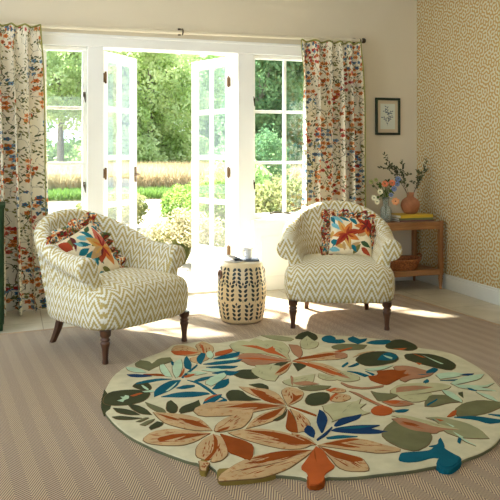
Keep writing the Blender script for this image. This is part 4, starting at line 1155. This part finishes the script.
def cushion(label, M4, motifs, seed):
    root = thing('scatter_cushion', label, 'cushion', (0, 0, 0), 0, 'ruffled leaf print cushions')
    root.matrix_world = M4
    S = .140; T = .055; n = 100
    def surf(u, v, side):
        # u,v in -1..1 ; local x right, z up, -y front
        pin = 1 - .055 * (1 - u * u) * abs(v) ** 3 - 0
        pin2 = 1 - .055 * (1 - v * v) * abs(u) ** 3
        t = T * ((1 - u ** 4) * (1 - v ** 4)) ** .55
        cr = .004 * noise.noise(Vector((u * 2.5, v * 2.5, seed)))
        return (u * S * pin2, side * (t + cr * (1 if t > .01 else 0)), v * S * pin)
    mb = MB()
    P = [[surf(-1 + 2 * i / n, -1 + 2 * j_ / n, -1) for j_ in range(n + 1)] for i in range(n + 1)]
    def mcol(i, j_):
        p = ((i + .5) / n, (j_ + .5) / n); c = 'cream'
        for a, b, w, col in motifs:
            if in_leaf(p, a, b, w): c = col
        return CI[c]
    mb.grid(P, m=mcol)
    P2 = [[surf(-1 + 2 * i / 30, -1 + 2 * j_ / 30, 1) for j_ in range(31)] for i in range(31)]
    mb.grid([r[::-1] for r in P2], m=CI['tan'])
    mb.build('cushion_pad', CMAT, root, smooth=True)
    # ruffle
    rr = random.Random(seed); per = []
    K = 640
    for k in range(K):
        t = 4 * k / K; sd = int(t); f_ = t - sd
        u, v = ((-1 + 2 * f_, -1), (1, -1 + 2 * f_), (1 - 2 * f_, 1), (-1, 1 - 2 * f_))[sd]
        per.append((u, v))
    W = 9; rows = []
    for k, (u, v) in enumerate(per):
        x, _, z = surf(u, v, 1); d = Vector((u ** 3, 0, v ** 3)).normalized()
        base = Vector((x, 0, z)); row = []
        ph = 2 * PI * k / K * 30 + 1.8 * math.sin(k * .055 + seed) + .9 * math.sin(k * .021 * 7)
        for q in range(W):
            r = q / (W - 1)
            ln = .054 * r * (1 + .16 * math.sin(k * .10 + seed) + .10 * math.sin(k * .27))
            row.append(base + d * ln + Vector((0, math.sin(ph + r) * .019 * r ** .8, 0)) + Vector((-d.z, 0, d.x)) * math.cos(ph) * .006 * r)
        rows.append(row)
    pal = ['rust', 'plum', 'green', 'olive', 'red', 'tan', 'teal', 'cream', 'orange', 'plum', 'red', 'green']
    cols = {}
    def rc(i, j_):
        w_ = noise.noise(Vector((i * .040, j_ * .22, seed))) + .22 * noise.noise(Vector((i * .3, j_ * .8, seed + 5)))
        return CI[pal[int((w_ + .75) * 9.5) % len(pal)]]
    rm = MB(); rm.grid(rows, cu=True, m=rc)
    ro = rm.build('ruffle', CMAT, root, smooth=True)
    so_ = ro.modifiers.new('thick', 'SOLIDIFY'); so_.thickness = .002; so_.offset = 0
    return root
def frame_m(c, right, up):
    r = Vector(right).normalized(); u = Vector(up); u = (u - r * u.dot(r)).normalized(); b = u.cross(r)   # local y = backwards
    return Matrix(((r.x, b.x, u.x, c[0]), (r.y, b.y, u.y, c[1]), (r.z, b.z, u.z, c[2]), (0, 0, 0, 1)))
def tilt(c, yaw, lean, roll, s=1.0):
    m = Matrix.Translation(c) @ Matrix.Rotation(yaw, 4, 'Z') @ Matrix.Rotation(-lean, 4, 'X') @ Matrix.Rotation(roll, 4, 'Y')
    return m @ Matrix.Scale(s, 4)
mot_r = ([((.05, .98), (.30, .70), .12, 'sky'), ((.2, .95), (.45, .8), .1, 'teal'), ((.02, .75), (.22, .55), .1, 'sky'), ((.45, .95), (.62, .72), .12, 'teal'), ((.02, .3), (.2, .18), .12, 'teal'), ((.0, .1), (.25, .05), .1, 'sky'),
          ((.1, .2), (.4, .1), .1, 'gold'), ((.45, .1), (.7, .3), .12, 'tan'), ((.55, .02), (.7, .25), .1, 'olive'), ((.3, .25), (.35, .05), .08, 'tan'), ((.85, .75), (.98, .45), .12, 'green'), ((.62, .45), (.9, .62), .14, 'tan'), ((.02, .95), (.1, .7), .08, 'teal'), ((.6, .98), (.75, .9), .09, 'olive'), ((.05, .55), (.02, .35), .08, 'gold'), ((.70, .30), (.95, .22), .13, 'green'), ((.72, .16), (.95, .03), .12, 'rust'), ((.5, .2), (.62, .05), .09, 'teal'), ((.2, .32), (.05, .12), .07, 'teal')]
         + star((.36, .47), .40, [2.1, 1.2, .35, -.4, -1.3, 3.35, 4.1], ['gold', 'orange', 'rust', 'orange', 'gold', 'orange', 'rust'], .15)
         + star((.36, .47), .26, [2.1, 1.2, .35, -.4, -1.3, 3.35, 4.1], ['orange', 'rust', 'red', 'rust', 'red', 'rust', 'red'], .05)
         + star((.84, .74), .34, [2.4, 3.3, 4.0, 4.9, 5.6, .5, 1.4], ['rust', 'orange', 'rust', 'orange', 'rust', 'red', 'red'], .15)
         + star((.84, .74), .2, [2.4, 3.3, 4.0, 4.9, 5.6, .5, 1.4], ['plum', 'red', 'plum', 'red', 'plum', 'red', 'plum'], .05))
mot_l = ([((.35, .9), (.62, .75), .12, 'sky'), ((.55, .98), (.66, .7), .1, 'teal'), ((.15, .62), (.42, .62), .12, 'teal'), ((.2, .45), (.45, .56), .12, 'teal'), ((.25, .8), (.5, .66), .1, 'teal'), ((.3, .28), (.5, .5), .13, 'teal'),
          ((.5, .5), (.52, .25), .1, 'green'), ((.08, .8), (.25, .95), .12, 'olive'), ((.02, .5), (.2, .3), .14, 'green'), ((.3, .15), (.5, .05), .13, 'teal'), ((.1, .2), (.3, .1), .12, 'green'), ((.85, .3), (.97, .15), .1, 'teal'), ((.0, .95), (.12, .75), .2, 'rust'), ((.30, .98), (.14, .70), .09, 'plum'), ((.02, .66), (.2, .5), .1, 'olive'), ((.0, .25), (.16, .05), .12, 'teal'), ((.45, .22), (.62, .04), .1, 'olive'), ((.60, .90), (.80, .98), .08, 'green'), ((.85, .95), (.98, .7), .1, 'teal'), ((.34, .72), (.2, .84), .08, 'sky'), ((.4, .44), (.22, .26), .1, 'sky'), ((.5, .64), (.7, .6), .05, 'olive')]
         + star((.72, .52), .42, [1.35, 2.2, .55, -.6, -1.45, -2.4, 3.3], ['pink', 'gold', 'pink', 'gold', 'orange', 'rust', 'tan'], .17)
         + star((.72, .52), .26, [1.35, 2.2, .55, -.6, -1.45, -2.4, 3.3], ['red', 'orange', 'red', 'orange', 'red', 'plum', 'gold'], .05))
cushion('cushion with leaf print and red ruffle leaning in the right armchair', tilt((2.375, 4.76, .575), math.radians(-14), math.radians(34), math.radians(8), 1.14), mot_r, 3)
cushion('cushion with leaf print and dark ruffle leaning in the left armchair', tilt((.462, 4.55, .545), math.radians(38), math.radians(28), math.radians(-18), 1.28), mot_l, 7)

# ------------------------------------------------------------------ drum stool and what stands on it
dt = thing('drum_stool', 'cream ceramic drum stool painted with dark leaf sprigs between the armchairs', 'stool', (1.552, 4.825, ZF))
def drum_r(z):   # outline radius
    f_ = z / .42
    return .142 + .034 * math.sin(PI * min(1, max(0, f_))) ** .8 - .002 * f_
prof = [(.11, 0), (.130, .002)] + [(drum_r(z) , z) for z in [.012 + .396 * k / 22 for k in range(23)]] + [(.134, .414), (.125, .420), (.09, .423), (.001, .424)]
M['drum'] = plain('cream_crackle_glaze', (232, 212, 172), .3, var=.05, vscale=10)
M['ink'] = plain('dark_blue_black_glaze', (38, 48, 52), .35, var=.2, vscale=60)
dm = MB(); dm.lathe(prof, n=64, caps=False, m=0)
def dpt(th, z, off=.0012): r = drum_r(z) + off; return (r * math.cos(th), r * math.sin(th), z)
def dleaf(th, z, ang, ln, wd, m=1):
    # ellipse-ish leaf polygon lying on the glazed surface
    R = drum_r(z); pts_ = []
    for k in range(10):
        a = 2 * PI * k / 10; x = math.cos(a) * ln / 2; y = math.sin(a) * wd / 2 * (1 - .35 * math.cos(a))
        xx = x * math.cos(ang) - y * math.sin(ang); zz = x * math.sin(ang) + y * math.cos(ang)
        pts_.append(dpt(th + xx / R, z + zz))
    dm.cap(pts_, m)
nv_ = 12
for row, (zb, hh) in enumerate(((.285, .115), (.155, .130), (.022, .125))):
    for k in range(nv_):
        th = 2 * PI * (k + .5 * (row % 2)) / nv_
        flip = row == 0
        for q in range(4):
            z = zb + hh * (.14 + .235 * q)
            for sg in (-1, 1):
                up = -1 if flip else 1
                zz = zb + hh - (z - zb) if flip else z
                dleaf(th + sg * .0185 / .16, zz + up * .006, PI / 2 - sg * up * .75 if not flip else -PI / 2 + sg * .75, .031, .0185)
        dleaf(th, zb + (hh * 1.02 if not flip else -.004), PI / 2 if not flip else -PI / 2, .020, .012)
        s0 = [dpt(th - .007, zb + hh * .02), dpt(th + .007, zb + hh * .02), dpt(th + .005, zb + hh * .95), dpt(th - .005, zb + hh * .95)]
        dm.cap(s0, 1)
dm.build('drum_body', [M['drum'], M['ink']], dt, smooth=True)
for a in (3.25, 3.25 + PI):
    R = drum_r(.335); c = Vector((math.cos(a), math.sin(a), 0)); t_ = Vector((-math.sin(a), math.cos(a), 0))
    g = MB(); ring = [c * (R + .002) + t_ * (.026 * math.cos(q * PI / 12)) + Vector((0, 0, .335 + .026 * math.sin(q * PI / 12))) for q in range(24)]
    P = []
    for q in range(24):
        rad = (ring[q] - (c * (R + .002) + Vector((0, 0, .335)))).normalized()
        P.append([ring[q] + rad * (.008 * math.cos(w_ * PI / 4)) + c * (.008 * math.sin(w_ * PI / 4)) for w_ in range(8)])
    g.grid(P, cu=True, cv=True); g.cap([p - c * .001 for p in ring][::-1])
    g.build('grip_ring', M['dark_hole'], dt, smooth=True)
ZT = ZF + .424
bk = thing('notebook', 'slim dark grey notebook lying on the drum stool under the cup', 'notebook', (1.588, 4.822, ZT), math.radians(-14))
M['paper'] = plain('paper_pages', (232, 228, 216), .8, var=.03); M['slate'] = plain('slate_cover', (70, 78, 88), .5, var=.1)
def book(parent, w_, d_, h_, cover, off=(0, 0, 0)):
    c_ = MB(); x0, x1, y0, y1 = -w_ / 2, w_ / 2, -d_ / 2, d_ / 2; ct = .0025
    c_.box(x0, x1, y0, y1, 0, ct); c_.box(x0, x1, y0, y1, h_ - ct, h_); c_.box(x0, x1, y0, y0 + ct, ct, h_ - ct)
    c_.build('cover', cover, parent)
    MB().box(x0 + .003, x1 - .003, y0 + ct, y1 - .004, ct, h_ - ct).build('pages', M['paper'], parent)
book(bk, .17, .13, .010, M['slate'])
mg = thing('magazine', 'folded blue and pink magazine lying on the left of the drum stool', 'magazine', (1.492, 4.800, ZT), math.radians(28))
M['mag'] = (lambda t: (t.col(t.ramp(t.noise(t.tc.outputs['Object'], 30, 3), [(.35, lin((140, 168, 192))), (.5, lin((220, 224, 230))), (.62, lin((176, 140, 146)))])), t.mat)[-1])(NT('printed_magazine_cover', .35))
mm = MB(); P = []
for k in range(13):
    x = -.05 + .10 * k / 12; z = .004 + .044 * (1 - k / 12) ** 1.2
    P.append([(x, -.06, z), (x, .06, z + .002)])
mm.grid(P); mm.build('cover', M['mag'], mg).modifiers.new('t', 'SOLIDIFY').thickness = .002
mm = MB(); mm.box(-.05, .055, -.06, .058, 0, .0035); mm.build('pages', M['paper'], mg)
cup = thing('coffee_cup', 'white china cup with a scalloped rim on the drum stool', 'cup', (1.600, 4.822, ZT + .010), math.radians(20))
cp = MB(); pr = [(.018, 0), (.022, .003), (.024, .02), (.0265, .05), (.030, .066), (.037, .078)]
n = 32; P = []
for k in range(n):
    a = 2 * PI * k / n; sc = 1 + .05 * math.cos(8 * a)
    col_ = []
    for r, z in pr: q = 1 + (sc - 1) * (z / .078) ** 2; col_.append((r * q * math.cos(a), r * q * math.sin(a), z + .002 * math.cos(8 * a) * (z / .078) ** 3))
    for r, z in [(r - .0025, z) for r, z in pr[::-1][:-2]]: q = 1 + (sc - 1) * (z / .078) ** 2; col_.append((r * q * math.cos(a), r * q * math.sin(a), z + .002 * math.cos(8 * a) * (z / .078) ** 3))
    col_.append((.001 * math.cos(a), .001 * math.sin(a), .008))
    P.append(col_)
cp.grid(P, cu=True); cp.cap([p[0] for p in P][::-1]); cp.build('cup_body', M['ceramic'], cup, smooth=True)
hd = MB(); hd.tube([(-.024, 0, .058), (-.040, 0, .062), (-.050, 0, .050), (-.048, 0, .034), (-.036, 0, .022), (-.024, 0, .020)], .0042, 8); hd.build('handle', M['ceramic'], cup, smooth=True)

# ------------------------------------------------------------------ console table and its things
TZ = .590
tb = thing('console_table', 'oak side table with a lower shelf against the papered wall', 'side table', (3.17, 5.625, 0))
tx0, tx1, ty0, ty1 = -.195, .42, -.235, .235
m_ = MB(); m_.box(tx0 + .015, tx1 - .015, ty0 + .012, ty1 - .012, TZ - .022, TZ); m_.build('table_top', M['oak'], tb, bevel=.003)
m_ = MB()
m_.box(tx0 + .035, tx1 - .035, ty0 + .006, ty0 + .024, TZ - .062, TZ - .012 + .008); m_.box(tx0 + .035, tx1 - .035, ty1 - .024, ty1 - .006, TZ - .062, TZ - .022)
m_.box(tx0 + .006, tx0 + .024, ty0 + .035, ty1 - .035, TZ - .062, TZ - .022); m_.box(tx1 - .024, tx1 - .006, ty0 + .035, ty1 - .035, TZ - .062, TZ - .022)
m_.build('apron', M['oak'], tb, bevel=.002)
m_ = MB(); m_.box(tx0 + .01, tx1 - .01, ty0 + .008, ty1 - .008, .150, .168); m_.box(tx0 + .035, tx1 - .035, ty0 + .004, ty0 + .022, .128, .178)
m_.build('shelf', M['oak'], tb, bevel=.003)
for x in (tx0 + .02, tx1 - .02):
    for y in (ty0 + .02, ty1 - .02):
        l_ = MB(); l_.box(x - .019, x + .019, y - .019, y + .019, .125, TZ + .008)
        l_.lathe([(.010, 0), (.012, .01), (.013, .03), (.019, .085), (.021, .095), (.017, .100), (.020, .108), (.018, .126)], (x, y, 0), 14)
        l_.build('leg', M['oak_v'], tb, bevel=.002)
M['yellow_cover'] = plain('yellow_book_cover', (222, 190, 60), .5, var=.04); M['olive_cover'] = plain('olive_book_cover', (120, 128, 84), .5, var=.08)
M['mauve_cover'] = plain('mauve_book_cover', (120, 84, 84), .5, var=.08)
z = TZ
for nm, w_, d_, h_, cov, rz, lab in (('b', .35, .24, .014, 'mauve_cover', 2, 'flat mauve covered book at the bottom of the stack under the vase'), ('b', .33, .235, .018, 'olive_cover', -2, 'olive and white book in the middle of the stack under the vase'), ('b', .335, .23, .026, 'yellow_cover', 3, 'thick yellow book on top of the stack under the vase')):
    b_ = thing('book', lab, 'book', (3.375, 5.60, z), math.radians(rz), 'books stacked on the side table'); book(b_, w_, d_, h_, M[cov]); z += h_
# a line of dark print on the yellow spine
vs = thing('terracotta_vase', 'round terracotta vase holding leafy sprigs on the stacked books', 'vase', (3.395, 5.62, z)); vs.scale = (.88, .88, .92)
m_ = MB(); m_.lathe([(.045, 0), (.06, .006), (.082, .035), (.097, .075), (.095, .105), (.078, .137), (.050, .155), (.036, .163), (.0345, .172), (.037, .19), (.040, .205), (.034, .207), (.030, .19), (.028, .16), (.04, .14), (.001, .13)], n=36, caps=False)
m_.cap([(.045 * math.cos(-2 * PI * k / 20), .045 * math.sin(-2 * PI * k / 20), 0) for k in range(20)]); m_.build('vase_body', M['terracotta'], vs, smooth=True)
# sprigs : each one a thing standing in the vase
def sprig(base, tip, bend, leafn, seed, lab, grp='leafy sprigs in the terracotta vase', sidetw=2):
    rr = random.Random(seed); t = thing('leafy_sprig', lab, 'sprig', base, 0, grp)
    tip = Vector(tip) - Vector(base); bend = Vector(bend)
    path = [Vector((0, 0, 0)).lerp(tip, k / 12) + bend * math.sin(PI * k / 12) for k in range(13)]
    s = MB(); s.tube(path, [.0028 - .0018 * k / 12 for k in range(13)], 6); lf = MB()
    def leaves(pp, n_):
        for k in range(n_):
            f_ = .3 + .7 * k / n_; i = min(len(pp) - 2, int(f_ * (len(pp) - 1))); p = pp[i].lerp(pp[i + 1], f_ * (len(pp) - 1) - i)
            d = (pp[i + 1] - pp[i]).normalized()
            sd = Vector((rr.uniform(-1, 1), rr.uniform(-1, 1), rr.uniform(-.3, .6))).normalized()
            lf.leaf(p, p + (d * .5 + sd * .8).normalized() * rr.uniform(.020, .036), rr.uniform(.010, .016), (rr.uniform(-1, 1), -1, rr.uniform(0, 1)), seg=3)
    leaves(path, leafn)
    for q in range(sidetw):
        i = 5 + 2 * q; d = Vector((rr.uniform(-1, 1), rr.uniform(-.4, .4), rr.uniform(.1, .8))).normalized() * rr.uniform(.06, .10)
        tw = [path[i] + d * (k / 5) for k in range(6)]; s.tube(tw, .0013, 5); leaves(tw, leafn // 3)
    s.build('stem', M['bark'], t); lf.build('leaves', M['sprig'], t)
VZ = z + .125
B = (3.395, 5.62, VZ)
for k, (tip, bend, lab) in enumerate([
    ((3.05, 5.55, VZ + .29), (-.02, 0, .09), 'longest sprig arching far left from the terracotta vase'),
    ((3.13, 5.62, VZ + .41), (-.02, 0, .04), 'sprig rising left to the highest point above the vase'),
    ((3.34, 5.66, VZ + .36), (-.03, 0, 0), 'upright sprig in the middle of the terracotta vase'),
    ((3.54, 5.58, VZ + .37), (.02, 0, .0), 'sprig leaning right towards the papered wall'),
    ((3.22, 5.52, VZ + .28), (0, 0, .03), 'short sprig at the left front of the vase'),
    ((3.50, 5.66, VZ + .26), (.03, 0, .02), 'short sprig at the right of the vase')]):
    sprig((B[0] + .008 * math.cos(k), B[1] + .008 * math.sin(k), VZ), tip, bend, 34, 20 + k, lab)
# glass bottle vase with posy
gv = thing('glass_vase', 'ribbed grey glass bottle vase with a posy on the side table', 'vase', (3.115, 5.56, TZ))
m_ = MB(); prf = [(.036, 0), (.044, .004), (.047, .02), (.047, .10), (.040, .125), (.026, .140), (.0245, .15), (.027, .185), (.031, .215)]
P = []
for k in range(48):
    a = 2 * PI * k / 48; rib = 1 + .035 * math.cos(16 * a)
    P.append([(r * rib * math.cos(a), r * rib * math.sin(a), zz) for r, zz in prf] + [((r - .003) * rib * math.cos(a), (r - .003) * rib * math.sin(a), zz + (.004 if zz < .01 else 0)) for r, zz in prf[::-1]])
m_.grid(P, cu=True); m_.cap([p[0] for p in P][::-1]); m_.cap([p[-1] for p in P]); m_.build('vase_body', M['vase_glass'], gv, smooth=True)
FM = {k: plain('petal_' + k, v, .7, var=.08, vscale=60) for k, v in {'coral': (232, 134, 92), 'blue': (138, 160, 206), 'cream': (240, 236, 206), 'apricot': (240, 172, 120), 'lime': (176, 180, 110)}.items()}
def flower(head, kind, label, r=.026, nrm=(-.35, -.9, .35), petals=7, grp='posy in the glass vase'):
    base = Vector((3.115, 5.56, TZ + .05)); t = thing('flower', label, 'flower', base, 0, grp); h = Vector(head) - base
    mid = Vector((h.x * .15, h.y * .15, .16))
    MB().tube([(0, 0, 0), mid * .6, mid, mid.lerp(h, .6) + Vector((0, 0, .01)), h], .0018, 6).build('stem', M['leaf_veg'], t)
    nn = Vector(nrm).normalized(); a1 = nn.cross(Vector((0, 0, 1))).normalized(); a2 = nn.cross(a1)
    fm = MB()
    for ring, (rr_, k0, lift) in enumerate(((1.0, petals, .2), (.62, petals - 1, .5))):
        for k in range(k0):
            a = 2 * PI * k / k0 + ring * .4; d = a1 * math.cos(a) + a2 * math.sin(a)
            fm.leaf(h + nn * .002 * ring, h + d * r * rr_ + nn * r * lift * .6, r * 1.0, nn, fold=.25, seg=4)
    fm.build('petals', FM[kind], t, smooth=True)
    c = MB(); c.lathe([(.001, -.004), (.005, -.002), (.006, .001), (.003, .005), (.001, .006)], n=10, caps=False)
    co = c.build('centre', M['leaf_veg'] if kind != 'apricot' else M['bronze'], t); co.location = h + nn * .006; co.rotation_euler = nn.to_track_quat('Z', 'Y').to_euler()
    return t
def head(px, py, y):      # place a flower head at a bearing and depth from the room's viewpoint
    k = (px - 250) / 715; v = y / (-k * .3173 + .9483); return (k * v * .9483 + v * .3173, y, 1.2 - (py - 152) * v / 715)
for px_, py_, y_, kd, r_f, lab in (
    (385, 184, 5.50, 'coral', .026, 'left coral flower at the top of the posy'), (392, 183, 5.52, 'coral', .026, 'right coral flower at the top of the posy'),
    (395.5, 201.5, 5.44, 'apricot', .030, 'apricot flower drooping low at the right of the posy'),
    (380, 192, 5.48, 'cream', .022, 'cream flower under the left coral flower'), (374, 198, 5.50, 'cream', .022, 'cream flower at the far left of the posy'), (377, 202, 5.46, 'cream', .020, 'lowest cream flower beside the armchair back'),
    (398, 179, 5.58, 'blue', .022, 'topmost pale blue flower of the posy'), (397, 184, 5.56, 'blue', .022, 'pale blue flower in the middle of its spray'), (394, 189, 5.54, 'blue', .022, 'pale blue flower below the right coral flower'), (391, 195, 5.52, 'blue', .018, 'lowest pale blue flower of the posy'),
    (371, 182, 5.60, 'lime', .018, 'lime seed head at the upper left of the posy'), (376, 180, 5.60, 'lime', .016, 'small lime seed head beside the coral flower')):
    flower(head(px_, py_, y_), kd, lab, r_f * 1.25)
gl = thing('posy_greenery', 'dark green leaves among the flowers in the glass vase', 'greenery', (3.115, 5.56, TZ + .05)); lf = MB(); sm = MB(); rr = random.Random(5)
for k in range(26):
    a = rr.uniform(0, 2 * PI); R = rr.uniform(.02, .11); h = Vector((math.cos(a) * R, math.sin(a) * R * .5, rr.uniform(.17, .30)))
    sm.tube([(0, 0, .1), (h.x * .2, h.y * .2, .165), h], .0014, 5); d = Vector((math.cos(a), math.sin(a) * .5, rr.uniform(-.6, .6))).normalized()
    lf.leaf(h, h + d * rr.uniform(.03, .05), rr.uniform(.016, .026), (rr.uniform(-.5, .5), -1, .4), seg=4)
sm.build('stem', M['leaf_veg'], gl); lf.build('leaves', M['leaf_veg'], gl, smooth=True)
# woven basket tray on the lower shelf
M['wicker'] = plain('brown_wicker', (158, 98, 54), .6, var=.55, vscale=60)
bs = thing('wicker_basket', 'shallow woven brown basket on the lower shelf of the side table', 'basket', (3.24, 5.55, .168))
wv = MB(); n = 60; rows_ = 9
for q in range(rows_):
    f_ = q / (rows_ - 1); rx = .150 + .045 * f_ ** .8; ry = .105 + .03 * f_ ** .8; zz = .006 + .085 * f_
    ring = [(rx * (1 + .02 * (-1) ** (k + q)) * math.cos(2 * PI * k / n), ry * (1 + .02 * (-1) ** (k + q)) * math.sin(2 * PI * k / n), zz) for k in range(n + 1)]
    wv.tube(ring, .0062, 6)
wv.build('woven_side', M['wicker'], bs)
wb = MB(); wb.cap([(.152 * math.cos(2 * PI * k / 40), .107 * math.sin(2 * PI * k / 40), .004) for k in range(40)]); wb.cap([(.152 * math.cos(-2 * PI * k / 40), .107 * math.sin(-2 * PI * k / 40), .001) for k in range(40)]); wb.build('woven_base', M['wicker'], bs)
rm_ = MB(); rm_.tube([(.198 * math.cos(2 * PI * k / 48), .137 * math.sin(2 * PI * k / 48), .094 + .004 * math.cos(4 * PI * k / 48)) for k in range(49)], .010, 8); rm_.build('rim', M['wicker'], bs, smooth=True)
hn = MB(); hn.tube([(.195, -.04, .095), (.205, -.03, .122), (.208, 0, .132), (.205, .03, .122), (.195, .04, .095)], .007, 8); hn.build('handle', M['wicker'], bs, smooth=True)

# ------------------------------------------------------------------ picture
pc = thing('framed_picture', 'small dark green framed botanical print of a blue sprig', 'picture', (3.318, YW - .002, 1.53))
W2, H2 = .128, .172
m_ = MB(); b_ = .022
m_.box(-W2, W2, -.022, 0, H2 - b_, H2); m_.box(-W2, W2, -.022, 0, -H2, -H2 + b_); m_.box(-W2, -W2 + b_, -.022, 0, -H2 + b_, H2 - b_); m_.box(W2 - b_, W2, -.022, 0, -H2 + b_, H2 - b_)
m_.build('picture_frame', plain('very_dark_green_lacquer', (24, 44, 30), .35, var=.1), pc, bevel=.003)
m_ = MB(); m_.box(-W2 + b_, W2 - b_, -.010, -.006, -H2 + b_, H2 - b_); m_.build('mount', plain('beige_mount_card', (206, 192, 164), .8, var=.02), pc)
M['print'] = plain('pale_print_paper', (214, 220, 208), .8, var=.02); M['blue_ink'] = plain('blue_grey_ink', (72, 92, 112), .8, var=.2, vscale=60)
m_ = MB(); m_.box(-.076, .076, -.0115, -.010, -.118, .118, 0)
def flatleaf(mb, x, z_, a, ln, wd):
    b = []
    for k in range(8):
        t = 2 * PI * k / 8; p = math.cos(t) * ln / 2 + ln / 2; q = math.sin(t) * wd / 2
        b.append((x + p * math.cos(a) - q * math.sin(a), -.0119, z_ + p * math.sin(a) + q * math.cos(a)))
    mb.cap(b, 1)
rr = random.Random(9)
def twig(x0, z0, x1, z1, nl):
    L = math.hypot(x1 - x0, z1 - z0); a = math.atan2(z1 - z0, x1 - x0); flatleaf(m_, x0, z0, a, L, .003)
    for k in range(nl):
        f_ = (k + 1) / nl; sg = -1 if k % 2 else 1
        flatleaf(m_, x0 + (x1 - x0) * f_, z0 + (z1 - z0) * f_, a + sg * rr.uniform(.6, 1.0), rr.uniform(.018, .028), .008)
twig(-.004, -.095, .012, .02, 5); twig(.010, .0, -.012, .085, 7); twig(.0, -.05, -.045, -.01, 5); twig(.003, -.04, .045, .0, 5); twig(.010, .01, .036, .045, 4); twig(-.002, .03, -.03, .05, 3)
m_.build('botanical_print', [M['print'], M['blue_ink']], pc)

# ------------------------------------------------------------------ dark green cabinet at the far left
cabt = thing('green_cabinet', 'dark green painted cabinet edge standing at the far left of the photo', 'cabinet', (-.335, 5.16, 0))
m_ = MB(); m_.box(-.30, .292, -.13, .17, .05, .825); m_.build('body', M['green_paint'], cabt, bevel=.006)
m_ = MB(); m_.box(-.31, .300, -.14, .18, .825, .85); m_.build('top_board', M['green_paint'], cabt, bevel=.004)
m_ = MB(); m_.box(-.29, .285, -.12, .16, .008, .05); m_.build('plinth', M['green_paint'], cabt)
for x0 in (-.29, .0):
    d_ = MB(); d_.box(x0 + .004, x0 + .282, -.148, -.13, .06, .815); dd = d_.build('door', M['green_paint'], cabt, bevel=.004)
    k_ = MB(); k_.lathe([(.004, 0), (.006, .012), (.012, .02), (.010, .028), (.001, .03)], n=14, caps=False)
    ko = k_.build('knob', M['brass'], dd, smooth=True, loc=(x0 + (.26 if x0 < -.1 else .03), -.148, .5), rot=(PI / 2, 0, 0))
